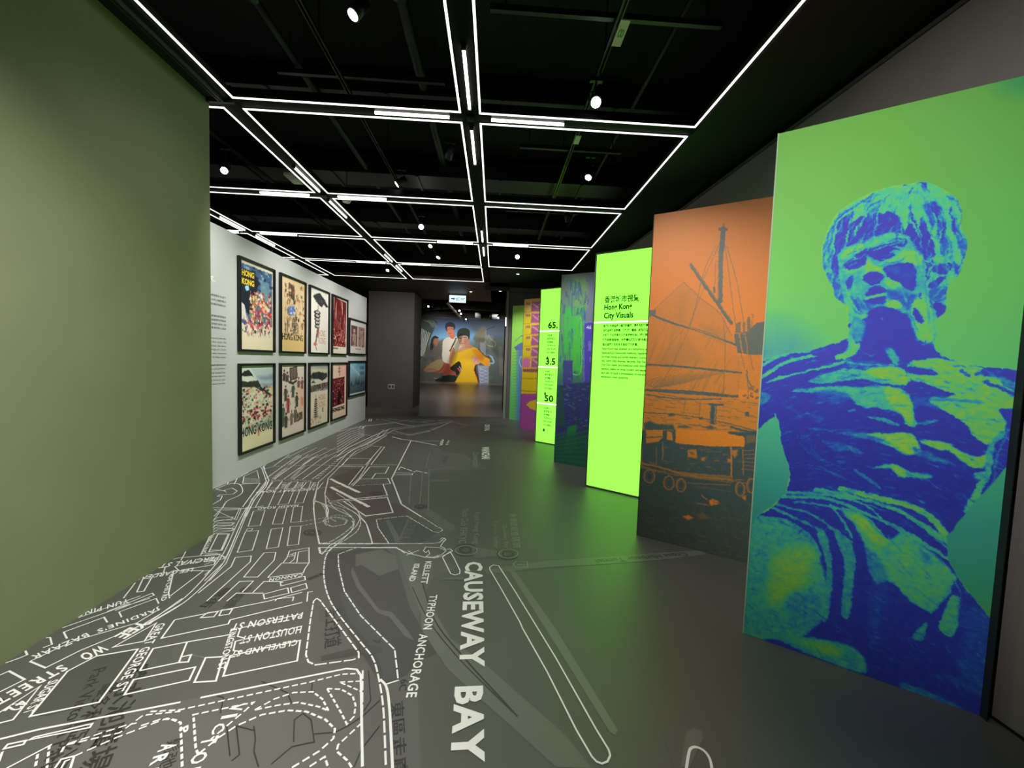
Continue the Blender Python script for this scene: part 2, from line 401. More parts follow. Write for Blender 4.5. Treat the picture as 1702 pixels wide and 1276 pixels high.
# ------------------------------------------------------------------ services in the dark ceiling void
M_serv = mat('services_black', (17, 18, 19), .5, .5, .2)
M_track = mat('track_black', (28, 30, 28), .4, .5, .3)
def track(x, y0, y1, z, where):
    e = empty('lighting_track', (x, y0, z)); tag(e, 'black lighting track in the ceiling void, %s' % where, 'lighting track', 'lighting tracks')
    L = y1-y0
    MB().box(-.018, -.010, 0, L, 0, .03).box(.010, .018, 0, L, 0, .03).box(-.018, .018, 0, L, .024, .03).build('rail', M_track, e)
    for ky in (1.6, 3.0, 4.8, 6.5, 8.0, 9.2):
        if not y0 < ky < y0+L: continue
        MB().tube((0, ky-y0, .03), (0, ky-y0, 4.2-z), .006, seg=6).build('hanger_rod', M_serv, e)
track(-1.32, 1.2, 9.6, 3.74, 'above the passage left of the middle beam'); track(.74, 1.2, 8.1, 3.74, 'above the right side'); track(-3.0, 3.5, 9.6, 3.74, 'above the white poster wall')
def strut(x0, x1, y, z, where):
    e = empty('cross_strut', (x0, y, z)); tag(e, 'thin steel cross strut in the ceiling void, %s' % where, 'strut', 'cross struts in the ceiling void')
    L = x1-x0
    MB().box(0, L, -.02, .02, 0, .004).box(0, L, -.02, -.016, 0, .035).box(0, L, .016, .02, 0, .035).build('channel', M_track, e)
    MB().tube((.1, 0, .03), (.1, 0, 4.2-z), .006, seg=6).build('hanger_rod', M_serv, e)
    MB().tube((L-.1, 0, .03), (L-.1, 0, 4.2-z), .006, seg=6).build('hanger_rod', M_serv, e)
strut(-.1, 1.45, 2.72, 3.78, 'near the lettered plate'); strut(.2, 1.3, 4.35, 3.78, 'second row right'); strut(.1, 1.2, 6.15, 3.78, 'third row right')
strut(-1.9, -.5, 3.55, 3.85, 'second row centre'); strut(-1.9, -.4, 2.05, 3.85, 'nearest row centre')
def duct(x0, x1, y0, y1, z0, z1, where):
    e = empty('air_duct', ((x0+x1)/2, (y0+y1)/2, z0)); tag(e, 'black air duct high in the ceiling void, %s' % where, 'duct', 'ceiling ducts')
    a, b = (x1-x0)/2, (y1-y0)/2
    MB().box(-a, a, -b, b, 0, z1-z0).build('duct_body', M_serv, e)
    n = max(2, int(max(2*a, 2*b)/1.1))
    for k in range(1, n):
        t = -1+2*k/n
        if a > b: MB().box(a*t-.015, a*t+.015, -b-.02, b+.02, -.02, z1-z0+.01).build('duct_flange', M_serv, e)
        else: MB().box(-a-.02, a+.02, b*t-.015, b*t+.015, -.02, z1-z0+.01).build('duct_flange', M_serv, e)
duct(-5.5, 2.2, 5.4, 5.8, 3.90, 4.14, 'third row'); duct(-5.5, 2.2, 3.9, 4.15, 3.97, 4.15, 'second row'); duct(-2.0, 2.2, 2.45, 2.6, 4.0, 4.16, 'nearest row')
duct(-5.5, 2.2, 7.3, 7.6, 3.90, 4.14, 'fourth row')
def pipe(a, b, r, lab):
    e = empty('ceiling_pipe', a); tag(e, lab, 'pipe', 'ceiling pipes')
    d = Vector(b)-Vector(a); MB().tube((0, 0, 0), d, r, seg=10).build('pipe_run', M_serv, e, True)
    for t in (.2, .5, .8): MB().tube(d*t-d.normalized()*.03, d*t+d.normalized()*.03, r*1.35, seg=10).build('pipe_clamp', M_track, e)
pipe((-1.75, 1.3, 3.95), (-1.75, 9.5, 3.95), .03, 'thin black pipe along the ceiling void left of the track')
pipe((-.75, 1.3, 4.05), (-.75, 9.5, 4.05), .045, 'thick black pipe along the ceiling void near the middle beam')
pipe((1.25, 1.3, 3.98), (1.25, 8.0, 3.98), .02, 'slim black conduit along the ceiling void by the right soffit')

# lettered plate hanging from the right-hand track
pe = empty('lettered_plate', (.735, 2.60, 3.60)); tag(pe, 'pale tag with a black mark hanging under the right lighting track', 'sign')
MB().box(-.030, .030, -.10, .10, 0, .004).build('plate', M_plate, pe)
text_on('8', (-.02, -.04, -.001), (0, 1, 0), (1, 0, 0), height=.04, width=.07, mt=M_ink, parent=pe, bold=.02)
MB().tube((0, .08, .004), (0, .08, .14), .003, seg=6).build('hanger_wire', M_serv, pe)
pe = empty('lettered_plate', (.72, 3.85, 3.62)); tag(pe, 'small dim tag hanging under the right track in the second row', 'sign')
MB().box(-.025, .025, -.07, .07, 0, .004).build('plate', M_plate, pe)
MB().tube((0, .05, .004), (0, .05, .12), .003, seg=6).build('hanger_wire', M_serv, pe)
# emergency light panel and smoke detector
pe = empty('emergency_light', (-2.50, 5.05, 3.60)); tag(pe, 'pale rectangular emergency light panel in the dark ceiling above the posters', 'emergency light')
MB().box(-.055, .055, -.15, .15, 0, .03).build('casing', M_plate, pe); MB().tube((0, 0, .03), (0, 0, .6), .006, seg=6).build('hanger_rod', M_serv, pe)
pe = empty('smoke_detector', (-1.97, 5.30, 3.47)); tag(pe, 'pale dome smoke detector just beyond the second-row crossing', 'smoke detector')
MB().tube((0, 0, .03), (0, 0, 0), .06, .045, 20).build('dome', M_plate, pe, True); MB().tube((0, 0, .03), (0, 0, .045), .065, seg=20).build('base_ring', M_lamp, pe)
MB().tube((0, 0, .045), (0, 0, .73), .006, seg=6).build('hanger_rod', M_serv, pe)
def downlight(x, y, lab):
    e = empty('downlight', (x, y, 3.41)); tag(e, lab, 'downlight', 'soffit downlights')
    MB().tube((0, 0, -.012), (0, 0, 0), .05, seg=20).build('trim_ring', M_plate, e); MB().tube((0, 0, -.014), (0, 0, -.012), .033, seg=16).build('lens', M_lens2, e)
downlight(-.72, 11.2, 'small round downlight in the brown soffit right of the exit sign'); downlight(.45, 8.7, 'small round downlight in the black soffit beyond the light grid')
downlight(.1, 10.9, 'small round downlight in the soffit beside the passage corner')

def spotlight(pos, tgt, lab, bright=2, r=.036, L=.13, z_track=3.74):
    r = r*.8
    p = Vector(pos); e = empty('track_spotlight', p); tag(e, lab, 'spotlight', 'track spotlights')
    d = (Vector(tgt)-p).normalized()
    MB().tube(-d*L, (0, 0, 0), r*1.05, r*1.15, 20).build('lamp_body', M_lamp, e, True)
    MB().tube((0, 0, 0), d*.004, r*.92, seg=20).build('lens', M_lens if bright == 2 else (M_lens2 if bright else M_lamp), e)
    u = d.cross(Vector((0, 0, 1))).normalized()
    c = -d*L*.5; top = Vector((0, 0, z_track-p.z))
    MB().tube(c+u*r*1.25, c+u*r*1.25+Vector((0, 0, .07)), .005, seg=6).tube(c-u*r*1.25, c-u*r*1.25+Vector((0, 0, .07)), .005, seg=6)\
        .tube(c+u*r*1.3+Vector((0, 0, .07)), c-u*r*1.3+Vector((0, 0, .07)), .005, seg=6).tube(c+Vector((0, 0, .07)), (c.x, c.y, max(top.z, .09)), .008, seg=8).build('yoke', M_lamp, e)
    MB().box(c.x-.05, c.x+.05, c.y-.016, c.y+.016, max(top.z, .09)-.034, max(top.z, .09)-.003).build('track_adapter', M_lamp, e)
spotlight((-.91, 2.52, 3.53), (-2.2, 1.6, 1.0), 'oval white spotlight face at top left of the nearest ceiling square', 2, .042)
spotlight((.72, 3.14, 3.52), (.2, -.3, .6), 'brilliant white spotlight above the right floor, nearest square', 2, .05)
spotlight((-3.0, 4.55, 3.46), (-1.4, 1.0, .8), 'bright spotlight above the near end of the white poster wall', 2, .045)
spotlight((-1.22, 4.85, 3.54), (-3.4, 4.6, 1.9), 'dim spotlight seen edge-on in the second row, aimed at the posters', 2, .045)
spotlight((.94, 4.3, 3.49), (.0, 3.3, 1.0), 'white oval spotlight in the second row beside the right track', 2, .045)
spotlight((-1.2, 6.3, 3.53), (-.7, 3.0, 1.4), 'bright spotlight in the middle of the third row', 2, .05)
spotlight((-1.22, 7.3, 3.52), (-2.2, 5.6, 1.2), 'small spotlight in the fourth row, left of a pair', 2, .045)
spotlight((-1.18, 8.0, 3.50), (-2.2, 7.0, 1.0), 'small spotlight in the fourth row, right of a pair', 2, .05)
spotlight((.38, 7.75, 3.52), (.1, 4.0, .8), 'bright spotlight in the farthest right square', 2, .055)
spotlight((-2.5, 9.25, 3.47), (-3.0, 7.5, 1.3), 'small spotlight near the far end of the poster wall', 2, .045)
spotlight((-.55, 4.25, 3.58), (-2.0, 6.8, 1.0), 'unlit black spotlight near the middle beam, second row', 0, .045)
spotlight((1.02, 5.9, 3.58), (1.9, 7.0, 1.0), 'unlit black spotlight in the third row right', 0, .045)

# exit sign under the far soffit
ex = empty('exit_sign', (-1.13, 11.7, 3.16)); tag(ex, 'lit white and green exit sign hanging from the soffit before the mural room', 'sign')
MB().box(-.24, .24, -.02, .02, 0, .20).build('sign_box', M_exit, ex)
text_on('出口 EXIT', (-.05, -.022, .05), (1, 0, 0), (0, 0, 1), width=.27, height=.10, mt=M_exitg, parent=ex, bold=.03)
a = MB(); a.poly([(-.19, -.0215, .12), (-.19, -.0215, .08), (-.12, -.0215, .08), (-.12, -.0215, .05), (-.07, -.0215, .10), (-.12, -.0215, .15), (-.12, -.0215, .12)]); a.build('arrow', M_exitg, ex)
MB().tube((-.15, 0, .2), (-.15, 0, .25), .006, seg=6).build('hanger_rod', M_serv, ex); MB().tube((.15, 0, .2), (.15, 0, .25), .006, seg=6).build('hanger_rod', M_serv, ex)
# wall sign at the passage corner, socket plate on the column
ws = empty('wall_sign', (.27, 10.25, 2.40)); tag(ws, 'narrow upright white lit sign on the passage corner trim', 'sign')
MB().box(-.02, .005, -.01, .01, 0, .22).build('sign_plate', M_lens2, ws); MB().box(-.024, .009, -.004, .012, -.01, .23).build('backing', M_lamp, ws)
so = empty('socket_plate', (-3.01, 11.745, .56)); tag(so, 'white double socket plate low on the dark grey column', 'socket')
MB().box(-.095, .095, -.012, .005, 0, .145).build('cover_plate', M_sock, so)
for dx in (-.045, .045): MB().box(dx-.028, dx+.028, -.015, -.012, .035, .11).build('outlet', M_trim, so)

# ------------------------------------------------------------------ far room beyond the passage
M_fard = mat('far_duct_grey', (120, 122, 120), .4, .5, .5)
def fdir(px, py, y):
    d = ray(px, py); t = y/d[1]; return (d[0]*t, y, d[2]*t+HC)
for i, (xa, ya, xb, yb, y, r, lab) in enumerate(((700, 505, 832, 512, 20, .16, 'broad grey air duct crossing the mural room ceiling, nearest the passage'), (706, 516, 790, 520, 22, .05, 'thin grey duct crossing the mural room ceiling, left'),
        (790, 524, 828, 527, 23, .16, 'grey duct end at the right of the mural room ceiling'), (706, 512, 746, 509, 19, .10, 'short grey duct at the left of the mural room ceiling'))):
    A = fdir(xa, ya, y); B = fdir(xb, yb, y)
    e = empty('far_duct', A); tag(e, lab, 'duct'); d = Vector(B)-Vector(A)
    MB().tube((0, 0, 0), d, r, seg=14).build('duct_body', M_fard, e, True)
    for t in (.3, .7): MB().tube(d*t-d.normalized()*.04, d*t+d.normalized()*.04, r*1.15, seg=14).build('duct_flange', M_serv, e)
    MB().tube(d*.5, d*.5+Vector((0, 0, 5.2-A[2]-d.z*.5)), .02, seg=6).build('hanger_rod', M_serv, e)
A = Vector(fdir(742, 501, 14.5)); B = Vector(fdir(771, 533, 24.0)); e = empty('lighting_track', A); tag(e, 'black lighting track running towards the mural', 'lighting track')
MB().tube((0, 0, 0), B-A, .06, seg=8).build('rail', M_track, e)
MB().tube((B-A)*.4, (B-A)*.4+Vector((0, 0, 5.2-A.z-.4*(B-A).z)), .015, seg=6).build('hanger_rod', M_serv, e)
for px, py, y, lab in ((712, 509, 18, 'tiny lit spotlight at the left of the mural room ceiling'), (757, 516, 17, 'tiny lit spotlight nearest on the mural room track'), (760, 521, 18.5, 'tiny lit spotlight second on the mural room track'), (769, 530, 21.3, 'tiny lit spotlight at the far end of the mural room track'),
                       (828, 528, 19.2, 'tiny lit spotlight at the right of the mural room ceiling')):
    p = fdir(px, py, y); p = (p[0]+(.17 if 750 < px < 780 else 0), p[1], p[2]); spotlight(p, (p[0], p[1]-4, .5), lab, 2, .05, .14, 5.2)
# ================================================================== printed floor map
fm = struct('trim_floor_map', MB(), M_vinyl) if False else None
vin = MB().prism([(-2.252, -4.2), (2.24, -4.2), (2.24, 1.5), (wallx(10.0), 10.0), (.42, 10.09), (-3.02, 9.73), (-3.02, 3.25), (-2.252, 3.25)], .0005, .003).build('floor_map', M_vinyl)
tag(vin, 'dark grey vinyl floor sheet printed with a white street map', 'floor map')
ZM = .003
_lc = [0]
def lay(k):
    _lc[0] += 1
    return ZM+.0004*(k+1)+(_lc[0] % 90)*.000004
CLIP = [(-2.252, -4.2), (2.24, -4.2), (2.24, 1.5), (wallx(10.0), 10.0), (.42, 10.09), (-3.02, 9.73), (-3.02, 3.25), (-2.252, 3.25)]
def fz(ox, oy, s, pts): return [F(ox+x/s, oy+y/s) for x, y in pts]
def fpoly(ox, oy, s, pts, m, k, name='map_print', sm=False):
    P = fz(ox, oy, s, pts)
    if sm: P = [tuple(p) for p in smooth_closed(np.array(P))]
    import bmesh
    bm = bmesh.new(); f = bm.faces.new([bm.verts.new((p[0], p[1], lay(k))) for p in P])
    bmesh.ops.triangulate(bm, faces=[f]); bmesh.ops.recalc_face_normals(bm, faces=bm.faces)
    for q in bm.faces:
        if q.normal.z < 0: q.normal_flip()
    me = bpy.data.meshes.new(name); bm.to_mesh(me); bm.free(); return link(name, me, m, vin)
def inside(p):
    x, y = p
    if y < 3.25: return x > -2.245
    return x > -3.015 and y < 9.75+(x+3.02)*.1 and x < wallx(y)
class Ink:
    def __init__(s): s.mb = MB()
    def line(s, P, wd, k=5, dash=None, closed=False, sm=False):
        P = np.array(P, float)
        if sm: P = smooth_closed(P) if closed else smooth_open(P)
        if closed: P = np.vstack([P, P[:1]])
        seg = np.hypot(*(P[1:]-P[:-1]).T); cum = np.r_[0, np.cumsum(seg)]; T = cum[-1]
        if T < 1e-6: return
        if dash:
            on, off = dash; runs = []; t = 0
            while t < T: runs.append((t, min(t+on, T))); t += on+off
        else: runs = [(0, T)]
        for a, b in runs:
            z = lay(k)
            q = [np.array([np.interp(a, cum, P[:, 0]), np.interp(a, cum, P[:, 1])])]
            for i in range(1, len(P)-1):
                if a < cum[i] < b: q.append(P[i])
            q.append(np.array([np.interp(b, cum, P[:, 0]), np.interp(b, cum, P[:, 1])]))
            s.ribbon(np.array(q), wd, z)
    def ribbon(s, q, wd, z):
        # keep only what lies on the vinyl sheet
        runs = []; cur = []
        for i in range(len(q)-1):
            A_, B_ = q[i], q[i+1]; ia, ib = inside(A_), inside(B_)
            if ia and not cur: cur = [A_]
            if ia and ib: cur.append(B_)
            elif ia != ib:
                lo, hi = (A_, B_) if ia else (B_, A_)
                g, h = 0.0, 1.0
                for _ in range(14):
                    mm = (g+h)/2
                    if inside(lo+(hi-lo)*mm): g = mm
                    else: h = mm
                X = lo+(hi-lo)*g
                if ia: cur.append(X); runs.append(cur); cur = []
                else: cur = [X, B_]
            elif cur: runs.append(cur); cur = []
        if cur: runs.append(cur)
        for rn in runs:
            rn = [p for k, p in enumerate(rn) if k == 0 or np.hypot(*(p-rn[k-1])) > 1e-5]
            if len(rn) < 2: continue
            P = np.array(rn); d = P[1:]-P[:-1]; d = d/np.hypot(*d.T)[:, None]; loop = np.hypot(*(P[0]-P[-1])) < 1e-6 and len(P) > 3
            n0 = len(s.mb.v)
            for i in range(len(P)):
                d0 = d[i-1] if i > 0 else (d[-1] if loop else d[0]); d1 = d[i] if i < len(d) else (d[0] if loop else d[-1])
                t = d0+d1; l = np.hypot(*t); t = d1 if l < .2 else t/l
                n = np.array([-t[1], t[0]]); k = min(1/max(.35, abs(n@np.array([-d1[1], d1[0]]))), 2.2)*wd/2
                s.mb.v += [(P[i][0]-n[0]*k, P[i][1]-n[1]*k, z), (P[i][0]+n[0]*k, P[i][1]+n[1]*k, z)]
                if i: m_ = n0+2*i; s.mb.f.append((m_-2, m_, m_+1, m_-1))
    def build(s, name, m):
        o = s.mb.build(name, m, vin); o['kind'] = 'stuff'; return o
W = Ink(); D = Ink(); G = Ink()
# frames of reference of the enlarged crops the map was read from: (left, top, scale)
Z1 = (0, 840, 2.926); Z2 = (340, 840, 2.927); Z3 = (340, 680, 3.273); Z4 = (700, 800, 2.680); Z5 = (340, 800, 5.673); Z6 = (340, 690, 6.079)
Z7 = (560, 690, 5.673); Z8 = (0, 1000, 4.623); Z9 = (250, 1060, 3.782); Z10 = (600, 820, 4.728)
def WZ(z): return 1.05 if z is Z7 else (.8 if z is Z6 else WK)
def L(z, pts, wd=.013, **k): W.line(fz(*z, pts), wd*WZ(z), **k)
def LC(z, pts, wd=.013, **k): W.line(fz(*z, pts), wd*WZ(z), closed=True, **k)
DS = (.024, .011); DF = (.055, .011)
WK = .60

# land and shade areas
fpoly(*(0, 0, 1), [(-700, 1276), (353, 780), (560, 690), (860, 693), (800, 705), (770, 712), (740, 727), (729, 742), (737, 752), (770, 756), (811, 778), (790, 781), (716, 784), (714, 850), (728, 860), (764, 880), (700, 900), (760, 945), (720, 960), (700, 1000), (690, 1060), (700, 1276), (712, 1500), (-700, 1700)], M_land, 0)
fpoly(*Z2, [(600, 230), (740, 205), (860, 190), (935, 260), (950, 330), (1000, 500), (1050, 590), (1110, 640), (1130, 720), (1040, 760), (980, 830), (880, 870), (850, 860), (700, 620), (600, 450), (580, 330)], M_land3, 1)
fpoly(*Z2, [(735, 240), (860, 215), (930, 250), (945, 310), (850, 345), (760, 290), (735, 300)], M_land2, 2)
fpoly(*Z2, [(720, 300), (760, 390), (850, 510), (910, 520), (980, 600), (1020, 660), (975, 640), (900, 545), (840, 525), (740, 400), (712, 330)], M_land2, 2)
fpoly(*Z2, [(650, 420), (700, 430), (850, 620), (930, 720), (930, 850), (870, 860), (860, 780), (790, 660), (700, 560)], M_block, 2)
fpoly(*Z2, [(565, 735), (800, 680), (870, 700), (860, 720), (760, 730), (570, 760)], M_land3, 2)
# park and town blocks tint
fpoly(*Z9, [(0, 440), (1240, 200), (1320, 210), (1340, 817), (1340, 1000), (-1000, 1400), (-500, 560)], M_land2, 1)
fpoly(*Z8, [(360, 880), (750, 780), (1050, 370), (730, 420), (520, 540), (240, 880)], M_block, 2)
fpoly(*Z2, [(690, 20), (830, 0), (900, 20), (760, 70), (830, 180), (900, 185), (850, 100), (1000, 60), (960, 0), (700, -60), (600, -60)], M_brown, 2)
fpoly(*Z2, [(840, 75), (980, 55), (1140, 130), (1060, 185), (900, 185)], M_teal, 2)
fpoly(*Z2, [(880, 75), (900, 70), (960, 180), (930, 185)], M_land2, 3); fpoly(*Z2, [(990, 60), (1040, 70), (990, 180), (940, 180)], M_land2, 3)
fpoly(*Z3, [(30, 640), (170, 600), (560, 100), (480, 150), (180, 380), (40, 460)], M_block, 1)
fpoly(*Z3, [(700, 370), (860, 310), (870, 330), (800, 410), (720, 400)], M_brown, 2)
fpoly(*Z3, [(650, 420), (980, 400), (1020, 570), (880, 580), (700, 490)], M_brown, 2)
# sea lane and tunnel bands (pale)
M_band = mat('vinyl_band', (112, 118, 104), .43, .8); M_band2 = mat('vinyl_band_dim', (104, 108, 96), .43, .8)
fpoly(*Z4, [(0, 480), (60, 580), (130, 700), (300, 830), (480, 990), (640, 1130), (760, 1280), (600, 1276), (420, 1110), (250, 960), (120, 840), (0, 660)], M_band2, 1, sm=False)
fpoly(*Z4, [(280, 395), (560, 355), (800, 340), (1060, 320), (1250, 308), (1270, 328), (1060, 352), (800, 372), (560, 385), (290, 415)], M_band2, 2)
fpoly(*Z4, [(388, 395), (412, 392), (600, 660), (875, 1110), (865, 1135), (840, 1120), (580, 700)], M_band, 2)
fpoly(*Z4, [(220, 290), (380, 318), (380, 330), (240, 345)], M_band2, 2)
fpoly(*Z4, [(1180, 1120), (1215, 1103), (1250, 1115), (1255, 1150), (1195, 1276), (1155, 1276)], M_band2, 1)
fpoly(*Z4, [(0, 130), (30, 120), (150, 200), (140, 220), (100, 215)], M_band2, 2)
fpoly(*Z4, [(100, 432), (190, 428), (190, 440), (100, 440)], M_band2, 3)
fpoly(*Z7, [(880, 610), (1060, 610), (1060, 625), (880, 625)], M_band2, 2)
fpoly(*Z2, [(940, 230), (1010, 215), (1120, 560), (1270, 750), (1522, 960), (1522, 1090), (1400, 980), (1130, 690), (1040, 500)], M_band2, 2)
D.line(fz(*Z2, [(1060, 380), (1120, 560), (1250, 730), (1522, 1030)]), .008, 4, sm=True)
D.line(fz(*Z2, [(1010, 400), (1090, 560), (1230, 740), (1500, 1010)]), .006, 4, sm=True)

# --- breakwaters and large outlines
LC(Z4, [(305, 385), (320, 375), (345, 378), (420, 495), (600, 790), (780, 1110), (835, 1200), (842, 1225), (830, 1252), (805, 1262), (780, 1252), (760, 1230), (690, 1110), (560, 850), (450, 655), (440, 630), (350, 470), (306, 395)], .013)
L(Z4, [(1180, 1290), (1190, 1225), (1200, 1195), (1225, 1188), (1260, 1205), (1285, 1240), (1296, 1290)], .017, sm=True)
LC(Z10, [(640, 505), (700, 460), (735, 520), (778, 610), (775, 635), (740, 645), (705, 635)], .013)
L(Z10, [(0, 400), (430, 398), (480, 395), (560, 398), (620, 388), (640, 368), (655, 355), (668, 365), (640, 395), (625, 420), (650, 430), (665, 445), (700, 440), (720, 455), (700, 470), (640, 495), (560, 510), (500, 505), (440, 490), (370, 475), (280, 432), (0, 432)], .012)
LC(Z10, [(490, 455), (510, 425), (620, 430), (668, 455), (640, 480), (570, 505), (510, 500), (540, 480), (530, 450), (510, 470)], .010)
L(Z10, [(355, 490), (455, 450)], .01); L(Z10, [(370, 455), (410, 480)], .01); L(Z10, [(570, 515), (610, 505), (600, 490)], .009)
L(Z10, [(620, 365), (640, 352), (665, 362), (655, 380), (630, 372)], .01)
L(Z10, [(280, 0), (310, 80), (370, 118), (600, 265), (635, 280), (640, 295), (610, 310), (570, 305), (470, 245), (360, 180), (120, 208), (135, 275), (220, 398)], .012, dash=DF)
L(Z10, [(0, 200), (40, 240), (65, 320), (92, 398)], .012)
L(Z10, [(0, 160), (38, 182), (250, 155), (210, 35), (0, 55)], .011)

# --- coastline dashed roads in front (Gloucester Road, flyovers)
L(Z2, [(1060, 188), (560, 188), (540, 100), (530, 0)], .012, dash=DF)
L(Z2, [(940, 207), (560, 207), (565, 232), (600, 225), (680, 160), (740, 100), (760, 60), (740, 20), (700, -20), (640, -60)], .012, sm=False)
L(Z2, [(975, 235), (930, 207), (740, 207), (650, 240), (652, 300), (680, 420), (760, 540), (925, 705), (942, 855), (880, 875)], .013, dash=DF)
L(Z2, [(560, 188), (620, 175), (700, 120), (728, 80), (700, 50), (640, 20), (600, -20)], .012, dash=DF, sm=True)
L(Z2, [(620, 210), (590, 250), (580, 340), (600, 440), (650, 530), (760, 670), (820, 750), (850, 860), (870, 1000), (882, 1276)], .014, dash=DF, sm=True)
L(Z2, [(855, 850), (885, 890), (900, 1000), (915, 1290)], .018, sm=True)
L(Z2, [(640, 80), (600, 60), (605, 85), (580, 75)], .01)
LC(Z2, [(590, 70), (640, 58), (690, 75), (680, 95), (620, 105), (590, 90)], .011, dash=DS)
LC(Z2, [(545, 455), (562, 465), (750, 720), (750, 745), (720, 755), (540, 780), (505, 765), (493, 730), (515, 560), (530, 470)], .014, dash=DF)
L(Z2, [(-20, 940), (690, 798), (740, 802), (760, 830), (768, 1276)], .017)
# --- park paths
L(Z9, [(0, 470), (180, 460), (1000, 285), (1200, 235), (1310, 230)], .013, dash=DS)
L(Z9, [(1335, 210), (1330, 520), (1330, 817)], .013, dash=DF)
L(Z9, [(200, 817), (190, 540), (130, 518), (60, 520), (-60, 560)], .013, dash=DS)
L(Z9, [(300, 740), (285, 700), (270, 490), (650, 412), (600, 460), (380, 645)], .013, dash=DS)
L(Z9, [(655, 460), (780, 390), (900, 350), (1020, 345), (1080, 390), (1120, 465), (1060, 440), (930, 412), (800, 430), (655, 460)], .013, dash=DS)
L(Z9, [(300, 740), (420, 640), (540, 560), (700, 490), (860, 462), (980, 470), (1100, 520), (1160, 580), (1150, 640), (1060, 720), (900, 817), (800, 880)], .014, dash=DS)
L(Z9, [(1110, 325), (1200, 330), (1270, 370), (1290, 430), (1280, 500), (1235, 550), (1200, 480), (1110, 325)], .013, dash=DS)
L(Z9, [(1190, 285), (1320, 278)], .012, dash=DS); L(Z9, [(1200, 290), (1330, 345)], .012, dash=DS)
L(Z9, [(1330, 540), (1180, 680), (1170, 720), (1240, 780), (1270, 830)], .013, dash=DS)
L(Z9, [(1000, 817), (1095, 755), (1120, 830)], .013, dash=DS)
# dark paths
for pts in ([(540, 560), (560, 740), (510, 780)], [(900, 660), (905, 520), (960, 480), (1010, 520), (1030, 660), (890, 690), (760, 800)], [(1030, 610), (1160, 600), (1240, 560), (1330, 500), (1440, 400)],
            [(650, 560), (660, 640), (650, 720), (680, 817)], [(1280, 817), (1330, 700), (1440, 560)], [(700, 280), (860, 350), (890, 420)], [(1020, 280), (1010, 350)], [(480, 560), (500, 750)], [(660, 590), (540, 560)], [(1370, 210), (1385, 400), (1330, 480)], [(380, 360), (460, 380), (440, 480)]):
    D.line(fz(*Z9, pts), .005, 4)
# --- lower left: town blocks
L(Z8, [(-40, 1075), (300, 990), (1387, 780)], .016)
L(Z8, [(710, 945), (260, 1050), (225, 1070), (690, 975), (710, 945)], .012)
L(Z8, [(30, 1140), (60, 1105), (200, 1075), (180, 1105), (30, 1140)], .013)
L(Z8, [(50, 1290), (400, 1105)], .012); L(Z8, [(-10, 1240), (20, 1160)], .012)
L(Z8, [(470, 1165), (500, 1110), (920, 1015), (1100, 880), (1387, 850)], .012, dash=DS)
L(Z8, [(520, 1100), (960, 960), (1050, 940)], .011, dash=DS)
L(Z8, [(560, 1200), (900, 1050), (1280, 905), (1370, 920)], .012, dash=DS)
L(Z8, [(420, 1290), (470, 1220), (570, 1195), (540, 1290)], .012); L(Z8, [(470, 1290), (500, 1235), (540, 1220)], .01)
L(Z8, [(380, 1110), (360, 1290)], .012, dash=DS); L(Z8, [(290, 1180), (270, 1290)], .012, dash=DS)
LC(Z8, [(230, 890), (520, 540), (740, 425), (1060, 370), (760, 780)], .014)
L(Z8, [(-20, 945), (100, 915), (310, 655), (-20, 870)], .013); 
L(Z8, [(-20, 710), (190, 605), (70, 540), (-20, 580)], .013)
L(Z8, [(230, 465), (560, 310), (1050, 170), (1230, 60)], .011)
L(Z8, [(230, 465), (350, 515), (620, 380), (1150, 160), (1400, -20)], .013)
L(Z8, [(1110, 190), (1400, 20)], .012)
LC(Z8, [(870, 355), (1200, 170), (1110, 310)], .013)
L(Z8, [(190, 375), (210, 415), (150, 440), (-20, 500)], .012)
L(Z8, [(320, 290), (385, 280), (400, 335), (330, 360)], .011)
L(Z8, [(515, 290), (490, 240), (800, 125), (825, 165)], .012)
L(Z8, [(400, 235), (840, 80), (1000, 20)], .011); L(Z8, [(520, 160), (700, 95), (1080, -40)], .010)
L(Z8, [(830, 80), (1150, -20)], .010); L(Z8, [(935, 125), (915, 85), (1200, -20), (1220, 20)], .011)
# great george / kingston blocks  (crop Z1)
L(Z1, [(850, 560), (785, 650), (1110, 580), (1120, 560), (1470, 475)], .014)
L(Z1, [(850, 560), (1300, 470), (1470, 425)], .013); L(Z1, [(975, 550), (1010, 525), (1060, 520), (1040, 545), (975, 550)], .012)
L(Z1, [(1065, 540), (1080, 512), (1130, 508), (1115, 532), (1065, 540)], .012)
LC(Z1, [(680, 808), (745, 700), (1120, 630), (1050, 860), (945, 865), (1000, 745), (930, 730), (870, 768)], .001)
L(Z1, [(680, 808), (745, 700), (910, 668), (1120, 632), (1085, 740), (1000, 745), (945, 865), (1050, 858), (1115, 640)], .014)
L(Z1, [(680, 808), (870, 768), (915, 765), (930, 730), (885, 740)], .014); L(Z1, [(870, 768), (910, 668)], .013)
LC(Z1, [(605, 925), (650, 852), (950, 790), (920, 855)], .014)
LC(Z1, [(1085, 835), (1120, 735), (1460, 660), (1445, 760)], .014)
L(Z1, [(1180, 715), (1135, 710), (1145, 665), (1470, 590)], .012); L(Z1, [(1190, 650), (1155, 640), (1170, 600), (1470, 530)], .012)
